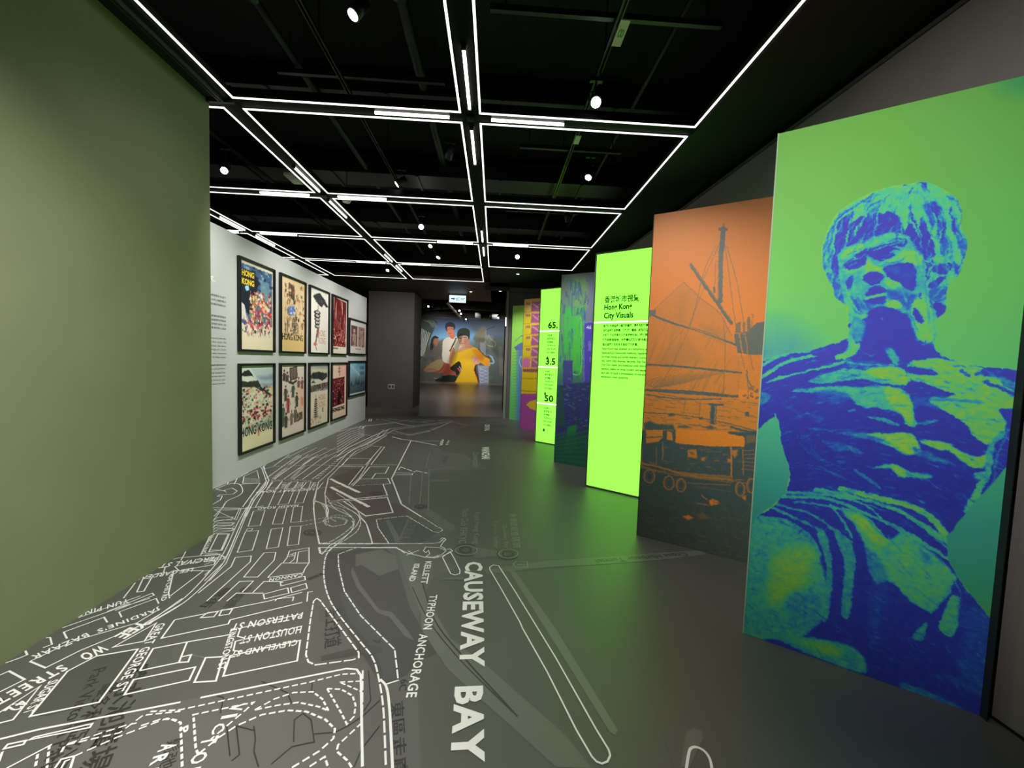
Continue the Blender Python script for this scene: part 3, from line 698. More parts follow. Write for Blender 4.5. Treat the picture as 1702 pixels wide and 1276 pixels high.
# yee wo st. double line going up (tram line)
for off in (0, 18):
    L(Z1, [(700+off, 580+off*.2), (900+off*.8, 450+off*.6), (1040+off, 300+off), (1095+off, 220+off*.6), (1150+off, 100), (1200+off, 10)], .011, sm=True)
L(Z1, [(820, 450), (990, 320), (845, 320), (820, 430), (825, 455)], .012)
L(Z1, [(600, 455), (665, 370)], .012); L(Z1, [(740, 350), (700, 420), (665, 425), (700, 350)], .012); L(Z1, [(805, 300), (795, 330), (750, 340)], .011)
L(Z1, [(520, 520), (740, 430), (750, 440), (560, 515)], .011); L(Z1, [(870, 320), (850, 300), (1000, 265), (1050, 275), (1040, 290), (870, 322)], .011)
L(Z1, [(820, 270), (870, 258), (1060, 240), (1100, 255)], .012); L(Z1, [(880, 270), (910, 215)], .011)
LC(Z1, [(1020, 220), (1060, 140), (1110, 140), (1075, 220)], .012); L(Z1, [(975, 245), (1030, 130)], .011); L(Z1, [(1000, 235), (1060, 235)], .011)
for y in (60, 90, 118): L(Z1, [(1030, y+20), (1060, y), (1135, y-2), (1125, y+8), (1040, y+22)], .010)
L(Z1, [(1040, 55), (1080, 15), (1165, 15), (1140, 70), (1050, 75)], .010)
# ---- regular blocks (crop Z5)
for q in ([(410, 430), (460, 285), (570, 275), (525, 420)], [(640, 408), (685, 262), (775, 252), (735, 405)], [(812, 390), (840, 245), (925, 238), (905, 385)],
          [(308, 675), (385, 480), (510, 468), (450, 655)], [(583, 640), (628, 455), (738, 442), (695, 625)], [(780, 612), (808, 430), (908, 425), (885, 600)],
          [(478, 250), (560, 100), (670, 90), (600, 245)], [(690, 225), (760, 85), (845, 80), (790, 215)], [(850, 210), (900, 80), (975, 80), (930, 205)],
          [(0, 1040), (90, 270), (345, 265), (300, 368)][1:], [(40, 670), (125, 505), (235, 500), (165, 655)], [(585, 85), (640, 0), (735, 0), (680, 78)], [(770, 75), (820, 5), (880, 5), (850, 70)], [(910, 68), (930, 10), (1005, 5), (980, 70)],
          [(370, 908), (560, 680), (672, 672), (655, 750), (500, 908)], [(715, 950), (945, 900), (950, 935), (720, 992)], [(555, 1070), (785, 1010), (795, 1060), (565, 1115)], [(812, 1010), (955, 968), (968, 1015), (822, 1055)]):
    LC(Z5, q, .012)
L(Z5, [(250, 810), (290, 722), (440, 708), (430, 765), (20, 1135)], .012); L(Z5, [(250, 810), (-60, 1060)], .012)
L(Z5, [(130, 1135), (330, 950), (460, 945), (355, 1052)], .012); L(Z5, [(210, 1135), (300, 1060), (555, 1060)], .012)
L(Z5, [(455, 1055), (560, 950), (700, 950), (740, 960)], .012); L(Z5, [(595, 912), (730, 775), (985, 775), (985, 630), (800, 660), (780, 720), (740, 775)], .012)
L(Z5, [(595, 912), (930, 868), (945, 830), (985, 775)], .012); L(Z5, [(870, 770), (885, 670), (975, 655)], .011); L(Z5, [(800, 700), (860, 675), (845, 740), (800, 775)], .011); L(Z5, [(820, 690), (840, 705), (790, 715)], .009)
L(Z5, [(665, 1135), (680, 1115), (840, 1095), (830, 1135)], .011); L(Z5, [(965, 1140), (975, 1050), (1020, 1045)], .012)
L(Z5, [(390, 470), (405, 450), (455, 450), (440, 470), (390, 470)], .010)
L(Z5, [(905, 385), (1140, 345), (1250, 320), (1390, 340)], .011, dash=DS); L(Z5, [(905, 425), (1110, 385), (1150, 340), (1140, 270), (1100, 210), (1040, 185)], .011, dash=DS)
LC(Z5, [(1120, 370), (1180, 345), (1300, 345), (1350, 370), (1330, 405), (1220, 432), (1140, 415)], .011, dash=DS)
L(Z5, [(1040, 185), (1150, 225), (1170, 280), (1160, 340)], .011); L(Z5, [(1150, 230), (1390, 335)], .011, dash=DS)
L(Z5, [(1040, 185), (1025, 260), (1040, 380), (1060, 500), (1080, 595), (1580, 595)], .012)
L(Z5, [(1040, 185), (1060, 60), (1080, 0)], .012); L(Z5, [(1150, 50), (1135, 130), (1180, 190), (1400, 170), (1702, 140)], .012, dash=DF); L(Z5, [(1150, 50), (1165, 0)], .012)
L(Z5, [(1180, 205), (1300, 190), (1702, 160)], .011); L(Z5, [(1320, 195), (1520, 330), (1702, 310)], .012)
L(Z5, [(1245, 195), (1400, 290), (1510, 380), (1560, 500), (1580, 595)], .012, sm=True)
L(Z5, [(1180, 205), (1300, 245), (1420, 300), (1470, 380), (1440, 470), (1350, 540), (1220, 620)], .011, dash=DF, sm=True)
L(Z5, [(1390, 375), (1410, 410), (1380, 480), (1300, 540), (1180, 610), (1110, 690), (1085, 680), (1075, 630), (1702, 628)], .012)
L(Z5, [(1060, 65), (1400, 45), (1702, 25)], .011, dash=DF)
for a in (0, 22):
    L(Z5, [(0+a*2, 945), (180+a, 770+a*.4), (240+a, 640), (400+a, 260), (480+a, 130), (580+a, 0)], .010, sm=False)
L(Z5, [(70, 380), (110, 380), (180, 368), (260, 370)], .010); L(Z5, [(85, 370), (150, 280), (345, 265)], .010)
for y in (400, 430, 455): L(Z5, [(75, y+15), (100, y-8), (285, y-5), (260, y+15), (80, y+18)], .009)
L(Z5, [(0, 620), (80, 500), (120, 490)], .010); L(Z5, [(0, 700), (150, 688), (110, 700), (0, 710)], .010); L(Z5, [(0, 790), (100, 755), (90, 790), (0, 808)], .010); L(Z5, [(0, 740), (180, 712), (185, 735), (0, 765)], .010)
L(Z5, [(0, 850), (50, 845), (0, 890)], .010)
# thick road name blocks / ticks
for pts in ([(1190, 55), (1550, 245)], [(1225, 0), (1460, 110)]):
    P = fz(*Z5, pts); W.line(P, .034, dash=(.16, .03))
# ---- middle distance (crop Z6)
L(Z6, [(75, 750), (330, 640), (560, 520), (580, 540), (625, 670), (600, 720), (480, 850), (400, 1030)], .012)
L(Z6, [(590, 520), (650, 660), (620, 730), (500, 860), (420, 1030)], .012)
L(Z6, [(115, 750), (240, 700), (350, 700), (385, 770), (340, 820), (230, 870), (180, 940)], .012, sm=True)
L(Z6, [(115, 750), (200, 770), (225, 795), (200, 760), (280, 740), (330, 770), (290, 800), (150, 810), (130, 825), (180, 820), (160, 860), (75, 910)], .011)
L(Z6, [(75, 940), (440, 945), (600, 920)], .011); L(Z6, [(360, 700), (560, 690), (385, 930)], .012)
for q in ([(610, 550), (600, 520), (640, 480)],): L(Z6, q, .011)
for i in range(6):
    x = 640+i*95; L(Z6, [(x-30, 650), (x+150, 520)], .011)
    L(Z6, [(x+60, 515), (x+220, 400)], .011); L(Z6, [(x+200, 430), (x+400, 330)], .010)
for i in range(7):
    x = 640+i*85; L(Z6, [(x-10, 755), (x+50, 680)], .010)
L(Z6, [(610, 545), (700, 520), (1180, 505), (1600, 525)], .011, dash=DS); L(Z6, [(640, 660), (900, 655), (1080, 665)], .011, dash=DS); L(Z6, [(640, 740), (1120, 745)], .011, dash=DS)
L(Z6, [(800, 435), (1180, 430)], .010, dash=DS); L(Z6, [(1150, 340), (1400, 355)], .010, dash=DS)
L(Z6, [(1110, 1033), (1100, 870), (1150, 680), (1300, 550), (1450, 380), (1700, 230)], .011)
L(Z6, [(1240, 1033), (1215, 790), (1250, 640), (1370, 520), (1400, 500), (1440, 440), (1702, 300)], .011)
for i in range(11):   # name ticks between blocks
    for (ax, ay, bx, by) in ((820, 540, 700, 640), (1000, 520, 880, 640), (1370, 430, 1140, 640), (1100, 430, 1000, 500), (960, 420, 860, 500)):
        t = i/10; x = ax+(bx-ax)*t; y = ay+(by-ay)*t; L(Z6, [(x-18, y), (x+22, y-4)], .018)
for x, y in ((810, 690), (1110, 690), (960, 690)):
    for k in range(4): L(Z6, [(x-25-4*k, y+15*k), (x+25-4*k, y+12*k-2)], .018)
for k in range(5): L(Z6, [(385+0*k, 640+14*k), (560, 648+10*k)], .009)
L(Z6, [(385, 690), (400, 620), (530, 560), (550, 640)], .011); L(Z6, [(230, 700), (240, 680)], .011); L(Z6, [(300, 700), (330, 640)], .011)
for pts in ([(1270, 645), (1570, 785)], [(1290, 740), (1660, 925)]): W.line(fz(*Z6, pts), .03, dash=(.16, .03))
L(Z6, [(1110, 870), (1200, 900), (1250, 960), (1240, 1033)], .011); L(Z6, [(1240, 910), (1400, 960), (1490, 1033)], .011, dash=DS)
L(Z6, [(1700, 420), (1560, 640), (1480, 710)], .011)
# ---- far distance (crop Z7)
LC(Z7, [(45, 472), (110, 410), (320, 412), (270, 470)], .011); L(Z7, [(270, 470), (420, 300)], .011); L(Z7, [(320, 470), (450, 300), (340, 295)], .012)
L(Z7, [(0, 490), (250, 487), (110, 662)], .011); L(Z7, [(215, 605), (310, 490), (490, 490), (455, 552), (365, 552), (330, 600)], .012)
L(Z7, [(150, 668), (215, 605), (480, 598), (505, 648), (435, 655), (475, 760), (0, 805)], .012); L(Z7, [(475, 775), (528, 920), (270, 952), (60, 815)], .012); L(Z7, [(60, 815), (475, 775)], .011, dash=DF)
L(Z7, [(320, 470), (570, 470)], .011, dash=DS)
L(Z7, [(700, 240), (515, 600), (610, 845), (800, 964)], .014)
L(Z7, [(520, 205), (610, 228), (700, 240), (940, 285)], .020); L(Z7, [(700, 245), (985, 245)], .010)
L(Z7, [(600, 490), (740, 540)], .018, dash=(.12, .03)); L(Z7, [(740, 525), (855, 550)], .018, dash=(.12, .03)); L(Z7, [(580, 520), (600, 490)], .011); L(Z7, [(530, 565), (710, 565), (715, 552), (540, 545)], .010)
L(Z7, [(0, 390), (100, 310), (270, 230), (380, 180), (500, 130), (900, 80), (1100, 55)], .016)
L(Z7, [(0, 430), (150, 330), (300, 260), (420, 200), (540, 140), (930, 85), (1120, 62)], .014)
L(Z7, [(120, 390), (180, 340), (340, 270), (470, 190)], .012)
for k in range(7): L(Z7, [(0, 200+26*k), (130, 135+22*k), (260, 105+14*k)], .010)
L(Z7, [(0, 160), (200, 110), (380, 90), (600, 60), (680, 45)], .014); L(Z7, [(240, 130), (270, 100), (560, 75), (700, 100)], .012)
L(Z7, [(420, 40), (640, 95), (740, 100)], .012); L(Z7, [(480, 35), (700, 60), (860, 70)], .014); L(Z7, [(680, 60), (740, 45), (900, 50)], .012)
L(Z7, [(380, 200), (440, 140), (480, 140), (410, 210), (380, 200)], .012); L(Z7, [(200, 175), (380, 205)], .012, dash=DS); L(Z7, [(540, 150), (680, 185), (900, 140), (1080, 65)], .010)
L(Z7, [(470, 165), (700, 190), (880, 150)], .010); L(Z7, [(880, 130), (960, 115), (1050, 75)], .010, dash=DS); L(Z7, [(1130, 75), (1230, 95)], .012); L(Z7, [(1280, 55), (1420, 80), (1560, 85)], .006)
L(Z7, [(20, 120), (100, 90), (160, 60), (200, 40)], .012, dash=DS); L(Z7, [(210, 120), (225, 105), (250, 105), (240, 130), (200, 128)], .012)
for k in range(3): L(Z7, [(790+45*k, 62-3*k), (1000+45*k, 48)], .012, dash=(.14, .08))
for (a, b) in (((300, 60), (310, 35)), ((320, 60), (328, 35)), ((370, 45), (395, 40))): L(Z7, [a, b], .02)
for k in range(9): L(Z7, [(220+16*k, 300-10*k), (300+16*k, 275-10*k)], .010)
# ---- faint pier drawing right of the coast
for pts in ([(880, 340), (840, 490), (870, 520), (860, 900)], [(700, 560), (680, 840)], [(810, 540), (780, 840)], [(880, 520), (1000, 500), (1420, 505)], [(960, 340), (1200, 380), (1290, 440)]):
    G.line(fz(*Z7, pts), .006, 4)
for z, c, rr in ((Z7, (790, 865), (55, 18)), (Z7, (370, 742), (55, 18)), (Z2, (525, 135), (40, 14)), (Z2, (1270, 218), (52, 28)), (Z2, (1475, 238), (50, 26))):
    for q in (1.0, .5): D.line(fz(*z, [(c[0]+rr[0]*q*math.cos(t), c[1]+rr[1]*q*math.sin(t)) for t in np.linspace(0, 6.283, 24)]), .016, 4)
for z, c, rr in ((Z10, (826, 450), (86, 36)), (Z10, (1158, 476), (76, 36))):
    G.line(fz(*z, [(c[0]+rr[0]*math.cos(t), c[1]+rr[1]*math.sin(t)) for t in np.linspace(0, 6.283, 30)]), .010, 4)
G.line(fz(*Z10, [(1195, 560), (1215, 540), (1305, 540), (1310, 583), (1215, 585), (1195, 560)]), .006, 4); G.line(fz(*Z10, [(1230, 562), (1270, 562)]), .008, 4)
W.build('street_line', M_line); D.build('path_line', M_ink); G.build('faint_line', M_faint)
# seams of the vinyl sheets
SM = Ink(); SM.line([F(1003, 920), F(1120, 1276)], .0022, 2); SM.line([F(985, 860), F(1240, 860)], .002, 2)
SM.build('sheet_seam', M_land3)

# --- lettering on the map.  a -> b is the reading direction along the foot of the letters, c a point at the cap height over a
def word(z, s, a, b, c, m=M_line, bold=.02, k=6, space=1.0):
    A, B, Cc = [np.array(p) for p in fz(*z, [a, b, c])]
    d = B-A; L_ = np.hypot(*d); d = d/L_; up = Cc-A; up = up-d*(up@d); h = np.hypot(*up); up = up/h
    o = text_on(s, (A[0], A[1], lay(k)), (d[0], d[1], 0), (up[0], up[1], 0), width=L_, height=h, mt=m, parent=vin, bold=bold, space=space)
    return o
P0 = (0, 0, 1)
word(P0, 'CAUSEWAY', (773, 935), (762, 1111), (802, 935), bold=.035, space=1.05)
word(P0, 'BAY', (756, 1143), (748, 1272), (803, 1143), bold=.04, space=1.12)
word(Z2, 'KELLETT', (1075, 275), (1050, 385), (1105, 275), bold=.02)
word(Z2, 'ISLAND', (1020, 287), (992, 372), (1048, 287), bold=.02)
word(Z2, 'TYPHOON', (1095, 440), (1062, 607), (1133, 440), bold=.02, space=1.1)
word(Z2, 'ANCHORAGE', (1045, 630), (978, 940), (1088, 630), bold=.02, space=1.1)
word(Z1, 'PATERSON ST', (1475, 522), (1135, 580), (1475, 553), space=1.1)
word(Z1, 'HOUSTON ST', (1470, 588), (1180, 640), (1475, 622), space=1.1)
word(Z1, 'CLEVELAND ST', (1450, 655), (1130, 715), (1455, 682), space=1.1)
word(Z1, 'KINGSTON ST', (1122, 605), (1052, 810), (1155, 605))
word(Z8, 'GREAT GEORGE ST', (1205, 180), (855, 715), (1260, 195), space=1.1)
word(Z8, 'SUGAR ST', (375, 620), (165, 880), (425, 640))
word(Z8, 'YEE', (1090, 150), (870, 275), (1125, 195), bold=.03); word(Z8, 'WO', (780, 335), (600, 420), (820, 385), bold=.03, space=1.2)
word(Z8, 'STREET', (470, 490), (-70, 765), (515, 532), bold=.03, space=1.3)
word(Z8, "JARDINE'S", (1220, 40), (740, 215), (1235, 70), space=1.15); word(Z8, 'BAZAAR', (665, 245), (235, 425), (685, 275), space=1.2)
word(Z8, '42', (130, 770), (20, 850), (180, 820))
word(Z8, 'YUN PING', (990, -20), (590, 95), (1000, 10), space=1.15)
word(Z1, 'LEE GARDEN', (945, 305), (690, 345), (950, 322)); word(Z1, 'PERCIVAL ST', (1070, 248), (790, 285), (1075, 268), space=1.05)
word(Z1, 'KAI CHIU RD', (822, 345), (780, 470), (845, 345)); word(Z1, 'TANG LUNG', (1025, 140), (975, 240), (1045, 140))
word(Z5, 'CANNON', (930, 872), (615, 920), (935, 900), space=1.1)
word(Z5, 'MARSH ROAD', (890, 218), (510, 250), (890, 240), space=1.1)
word(Z5, 'LOCKHART ROAD', (1040, 70), (500, 95), (1040, 90), space=1.1)
word(Z7, 'WANCHAI', (1365, 300), (1365, 415), (1435, 300), bold=.03); word(Z7, 'CENTRAL', (1395, 88), (1390, 150), (1440, 88), bold=.03)
word(Z7, 'PIER', (985, 232), (965, 290), (1010, 232)); word(Z7, 'NO.2', (1045, 240), (1025, 282), (1065, 240))
word(Z9, 'V', (505, 430), (480, 478), (585, 440), bold=.03); word(Z9, 'I', (450, 500), (440, 520), (535, 515)); word(Z9, 'C', (395, 560), (380, 620), (465, 580), bold=.02)
word(Z9, 'T', (330, 640), (305, 690), (410, 670), bold=.03); word(Z9, 'O', (265, 745), (240, 815), (350, 770), bold=.02); word(Z9, 'R', (215, 840), (190, 890), (300, 860), bold=.02)
word(Z9, 'P', (180, 580), (180, 620), (240, 580), bold=.03); word(Z9, 'A', (70, 680), (40, 730), (160, 690), bold=.03); word(Z9, 'R', (20, 755), (-10, 817), (100, 765), bold=.03)
word(Z9, 'K', (-40, 840), (-80, 900), (40, 850), bold=.03)
# dark print
def dword(z, s, a, b, c, **k): return word(z, s, a, b, c, m=M_ink, k=4, bold=k.get('bold', .0))
dword(P0, '告士打道', (540, 1015), (538, 1080), (566, 1015), bold=.01)
dword(P0, '東區走廊', (648, 1170), (650, 1300), (672, 1170), bold=.01)
dword(Z2, '6C', (955, 850), (945, 905), (990, 850)); dword(Z2, '7', (820, 655), (818, 680), (855, 655))
dword(P0, '噴水池廣場', (208, 1115), (120, 1300), (245, 1120), bold=.01)
dword(P0, '維多利亞公園', (170, 1140), (60, 1300), (195, 1145), bold=.01)
dword(P0, 'Park Victoria Park', (155, 1115), (60, 1290), (172, 1120))
dword(P0, '鬆弛', (275, 1235), (262, 1285), (300, 1235))
dword(Z1, '糖街', (1090, 400), (960, 500), (1120, 420)); dword(Z1, '記利佐治街', (1180, 400), (1080, 500), (1230, 400))
dword(Z5, '景隆街', (1110, 860), (960, 920), (1110, 890)); dword(Z2, '避風塘遊艇會', (1000, 65), (945, 180), (1040, 70))
dword(Z4, 'Cross Harbour Tunnel', (1175, 318), (772, 350), (1175, 336))
dword(Z10, '3/F', (505, 430), (500, 460), (535, 430))
def gword(z, s, a, b, c): return word(z, s, a, b, c, m=M_faint, k=4, bold=0)
gword(Z10, 'Royal Hong Kong', (885, 150), (870, 400), (935, 150)); gword(Z10, 'Yacht Club RHKYC', (800, 120), (765, 395), (850, 120))
gword(Z10, '香港遊艇會碼頭', (1165, 160), (1190, 430), (1220, 160)); gword(Z10, 'Causeway Bay', (1100, 250), (1115, 430), (1145, 250)); gword(Z10, 'Typhoon Shelter', (1025, 220), (1030, 430), (1075, 220))
gword(Z7, 'Convention', (1280, 350), (1280, 490), (1340, 350)); dword(Z7, 'Pier', (1000, 390), (1000, 470), (1040, 390))
# ================================================================== display panels on the right
M_print = print_mat('printed_board', .55, .25)
PN = [((1.465, 2.093), (2.201, 1.566), 2.75), ((1.31, 3.348), (2.06, 2.851), 2.776), ((1.165, 4.712), (1.876, 4.162), 2.812), ((.951, 5.843), (1.70, 5.346), 2.792),
      ((.812, 7.333), (1.502, 6.756), 2.85), ((.619, 8.758), (1.30, 8.17), 2.87), ((.425, 10.084), (1.118, 9.508), 2.90)]
def panel_frame(i, name, label, body=M_pbody, edge=None, th=.045):
    A, B, H = PN[i]; A = np.array(A); B = np.array(B); d = (B-A)/np.hypot(*(B-A)); n = np.array([-d[1], d[0]])  # n points away from the viewer
    e = empty(name, (0, 0, 0)); e.location = (A[0], A[1], 0)
    tag(e, label, 'display panel')
    def loc(u, t, z): p = d*u+n*t; return (p[0], p[1], z)
    L_ = np.hypot(*(B-A))
    mb = MB(); mb.prism([loc(0, .002, 0)[:2], loc(L_, .002, 0)[:2], loc(L_, th, 0)[:2], loc(0, th, 0)[:2]], .004, H); mb.build('board', body, e)
    mb = MB(); mb.prism([loc(-.006, -.001, 0)[:2], loc(0, -.001, 0)[:2], loc(0, th, 0)[:2], loc(-.006, th, 0)[:2]], .002, H+.002); mb.build('edge_strip', edge or M_frame, e)
    return e, A, d, n, L_, H, loc
def finish_print(cv, e, mt=M_print, name='printed_picture'):
    o = cv.build(name, mt, None)
    o.parent = e; o.matrix_parent_inverse = Matrix.Translation(-e.location); return o

# ---- panel 1 : statue
def panel_statue():
    e, A, d, n, L_, H, loc = panel_frame(0, 'display_panel', 'tall green and blue panel picturing a bare-chested statue of a man with bowl-cut hair', edge=M_pedge)
    w_, h_ = 430, 1240
    c = Canvas(PN[0][0], PN[0][1], .004, H, w_, h_, base=(1.0,), ch=1)
    mk = Canvas(PN[0][0], PN[0][1], .004, H, w_, h_, base=(0.0,), ch=1)      # mask of the figure
    c.k = 1.3; FA = (1340, 290, 4.727); FB = (1240, 540, 3.684); FC = (1230, 820, 3.358)
    def P(fr, pts, v, al=1.0, soft=1.0, sm=True): c.fr(*fr); c.poly(pts, v, al, soft, sm)
    def K(fr, pts, wd, v, al=1.0, soft=.8, **k): c.fr(*fr); c.stroke(pts, wd, v, al, soft, **k)
    head = [(120, 590), (140, 520), (185, 400), (250, 300), (360, 220), (500, 150), (640, 100), (800, 75), (940, 60), (1060, 110), (1180, 190), (1220, 290), (1215, 420), (1262, 510), (1250, 640), (1200, 780), (1110, 890), (1100, 1000), (1090, 1080), (985, 1170), (985, 1290), (365, 1290), (355, 1180), (320, 1130), (310, 1030), (230, 970), (205, 880), (140, 760)]
    torso = [(60, 280), (180, 190), (400, 150), (600, 90), (650, 50), (650, -20), (1130, -20), (1150, 130), (1250, 205), (1450, 255), (1720, 320), (1720, 760), (1590, 870), (1500, 980), (1390, 1090), (1300, 1200), (1140, 1300), (400, 1300), (230, 1200), (250, 1000), (265, 890), (215, 720), (180, 560), (20, 660)]
    cloth = [(240, 10), (180, 70), (100, 120), (60, 190), (-20, 260), (-20, 1400), (1500, 1400), (1500, 800), (1390, 690), (1230, 490), (1160, 370), (1150, 190), (1100, 100), (900, -20), (500, -60)]
    for fr, pts in ((FA, head), (FB, torso), (FC, cloth)):
        mk.fr(*fr); mk.poly(pts, 1.0, 1.0, 1.0, pts is not cloth)
    # --- torso
    P(FB, torso, .06)
    B_ = FB
    K(B_, [(60, 340), (220, 240), (390, 190), (640, 165)], 6, .78); K(B_, [(80, 250), (250, 170), (420, 158)], 6, .7); K(B_, [(120, 350), (300, 290), (480, 250), (640, 215)], 8, .78, taper=True)
    P(B_, [(390, 170), (460, 130), (600, 95), (640, 110), (610, 170), (520, 190), (430, 190)], .07); K(B_, [(640, 60), (640, 140), (600, 190)], 10, .7); K(B_, [(680, 120), (640, 175), (560, 195)], 9, .8)
    P(B_, [(360, 210), (480, 200), (560, 215), (480, 250), (350, 280), (200, 310), (240, 260)], .08)
    P(B_, [(380, 340), (560, 270), (700, 262), (850, 250), (960, 270), (1000, 340), (950, 370), (800, 350), (700, 325), (480, 355)], .64)
    P(B_, [(620, 210), (760, 215), (880, 240), (720, 270), (620, 240)], .25); K(B_, [(620, 230), (760, 240), (900, 245)], 3, .6)
    P(B_, [(730, 280), (860, 255), (960, 280), (995, 345), (940, 370), (800, 320)], .96, .9, 3)
    P(B_, [(270, 405), (480, 372), (700, 375), (850, 370), (980, 410), (1010, 470), (1035, 610), (990, 612), (950, 545), (900, 525), (800, 505), (700, 500), (620, 440), (450, 415)], .66)
    P(B_, [(860, 380), (980, 430), (1020, 590), (985, 600), (930, 530), (860, 470)], .98, .9, 3)
    P(B_, [(380, 410), (560, 400), (640, 450), (560, 480), (440, 440)], .3, .8, 3)
    P(B_, [(850, 100), (900, 170), (960, 240), (1000, 250), (930, 120), (880, 60)], .12); P(B_, [(845, 120), (880, 130), (930, 200), (920, 250), (870, 190)], .62)
    P(B_, [(1000, 225), (1150, 205), (1250, 212), (1440, 262), (1560, 350), (1660, 430), (1660, 500), (1540, 512), (1592, 600), (1545, 680), (1480, 725), (1400, 690), (1330, 600), (1200, 520), (1120, 460), (1250, 430), (1100, 355), (1000, 325)], .86)
    P(B_, [(1020, 340), (1100, 380), (1230, 440), (1100, 455), (1180, 500), (1150, 560), (1050, 610), (1020, 500)], .3, .9, 2)
    P(B_, [(990, 255), (1100, 262), (1175, 300), (1100, 305), (1000, 295)], .08); P(B_, [(995, 345), (1120, 370), (1270, 425), (1150, 430), (1010, 425)], .06)
    P(B_, [(1030, 500), (1180, 520), (1330, 600), (1390, 680), (1480, 740), (1430, 790), (1330, 770), (1200, 700), (1060, 660)], .05)
    K(B_, [(1130, 450), (1300, 460), (1440, 470)], 5, .5); K(B_, [(1040, 600), (1110, 590), (1170, 580)], 6, .5, taper=True)
    P(B_, [(1440, 265), (1530, 285), (1700, 345), (1700, 365), (1560, 325), (1450, 310)], .12); K(B_, [(1460, 342), (1560, 390), (1680, 440)], 5, .12); K(B_, [(1310, 275), (1360, 305)], 4, .2); K(B_, [(1400, 295), (1440, 290)], 4, .2); K(B_, [(1280, 240), (1330, 255)], 2, .3)
    P(B_, [(1480, 300), (1660, 350), (1660, 400), (1560, 350)], .6, .8, 2)
    P(B_, [(700, 665), (850, 660), (1000, 662), (1040, 700), (1062, 770), (990, 792), (920, 760), (880, 740), (780, 700)], .97, 1, 2); P(B_, [(550, 655), (720, 660), (900, 730), (760, 700)], .45, 1, 2)
    K(B_, [(740, 560), (850, 580), (940, 612)], 6, .6, taper=True); K(B_, [(630, 520), (660, 512)], 4, .6)
    P(B_, [(1060, 705), (1200, 710), (1330, 780), (1420, 800), (1485, 780), (1470, 850), (1400, 872), (1320, 835), (1240, 770), (1150, 750)], .92, 1, 2)
    P(B_, [(1020, 745), (1150, 790), (1290, 855), (1180, 842), (1050, 800)], .45, .9, 2); P(B_, [(1400, 900), (1480, 890), (1470, 930), (1400, 930)], .8)
    P(B_, [(770, 875), (850, 850), (920, 850), (980, 890), (1130, 910), (1120, 940), (1000, 930), (940, 930), (880, 880)], .7, 1, 2); P(B_, [(880, 860), (940, 862), (980, 910), (950, 925)], .95, .9, 2)
    P(B_, [(460, 708), (600, 722), (630, 762), (540, 765)], .42, .9, 2); P(B_, [(620, 735), (690, 760), (715, 788), (650, 775)], .5, .9)
    P(B_, [(400, 550), (450, 545), (480, 580), (430, 600)], .3, .7, 3); P(B_, [(80, 410), (150, 425), (120, 475), (70, 480)], .45, .9, 2)
    K(B_, [(1560, 660), (1490, 740), (1475, 900), (1400, 1040), (1340, 1140)], 7, .62); K(B_, [(1600, 640), (1530, 800), (1500, 980), (1360, 1130)], 3, .4); K(B_, [(1440, 940), (1400, 1050), (1350, 1120)], 9, .75, taper=True)
    K(B_, [(175, 540), (195, 640), (215, 760), (265, 895)], 3, .75)
    for k in range(5): K(B_, [(300+25*k, 620+20*k), (340+30*k, 740+18*k), (460+30*k, 830+10*k)], 1.6, .3, taper=True)
    for k in range(9): K(B_, [(200+12*k, 480+6*k), (250+9*k, 460+12*k)], 1.4, .35, .6)
    # --- cloth
    cl2 = [p for p in cloth]; P(FC, cl2, .12, sm=False); Cc = FC
    P(Cc, [(70, 140), (200, 150), (330, 200), (420, 300), (470, 450), (492, 560), (455, 700), (350, 790), (200, 800), (-20, 780), (-20, 200)], .63, 1, 3)
    P(Cc, [(200, 330), (330, 290), (420, 330), (380, 480), (270, 590), (160, 600), (170, 440)], .97, .8, 14); P(Cc, [(260, 560), (430, 560), (440, 700), (300, 760)], .5, .6, 8)
    P(Cc, [(160, 780), (400, 800), (600, 840), (680, 900), (700, 990), (600, 975), (400, 900), (250, 830)], .62, 1, 3); P(Cc, [(330, 810), (500, 830), (560, 900), (420, 880)], .9, .7, 5)
    P(Cc, [(560, 85), (640, 90), (720, 120), (840, 250), (905, 205), (1000, 270), (1100, 350), (1210, 465), (1160, 560), (1065, 665), (950, 600), (880, 520), (820, 480), (760, 500), (720, 440), (700, 300), (640, 180)], .72, 1, 2, sm=False)
    P(Cc, [(620, 110), (720, 150), (820, 250), (780, 290), (700, 230)], .97, .8, 5); P(Cc, [(700, 290), (800, 390), (820, 470), (760, 490), (720, 420)], .42, .8, 4); P(Cc, [(1000, 290), (1060, 360), (1030, 400)], .4, .7, 5); P(Cc, [(900, 300), (960, 340), (920, 420)], .9, .5, 6)
    for q in ([(520, 190), (600, 250), (642, 350), (632, 500), (605, 680), (560, 670), (572, 520), (580, 380), (540, 270)], [(450, 190), (490, 260), (512, 400), (508, 560), (480, 700), (455, 690), (480, 520), (470, 350), (430, 230)]): P(Cc, q, .6, 1, 1.5)
    for q, wd, v in (([(240, 15), (480, 25), (700, 110), (900, 200), (1150, 355)], 6, .66), ([(430, -20), (650, 30), (850, 90), (1050, 200), (1150, 260)], 11, .72), ([(560, -30), (760, 20), (960, 70), (1060, 130), (1140, 215)], 9, .85),
                     ([(200, 55), (400, 115), (540, 215), (620, 265)], 4, .6), ([(300, 40), (500, 70), (680, 110), (760, 200), (820, 245)], 4, .6), ([(180, 75), (300, 130), (440, 200), (480, 270)], 5, .6), ([(110, 130), (250, 150), (380, 230), (440, 330)], 7, .62),
                     ([(500, 60), (560, 130), (620, 240)], 4, .65), ([(700, 60), (860, 190), (1000, 260)], 3, .7), ([(640, -20), (500, 0), (250, -10)], 6, .6), ([(980, 150), (1080, 240), (1150, 300)], 2.5, .6)):
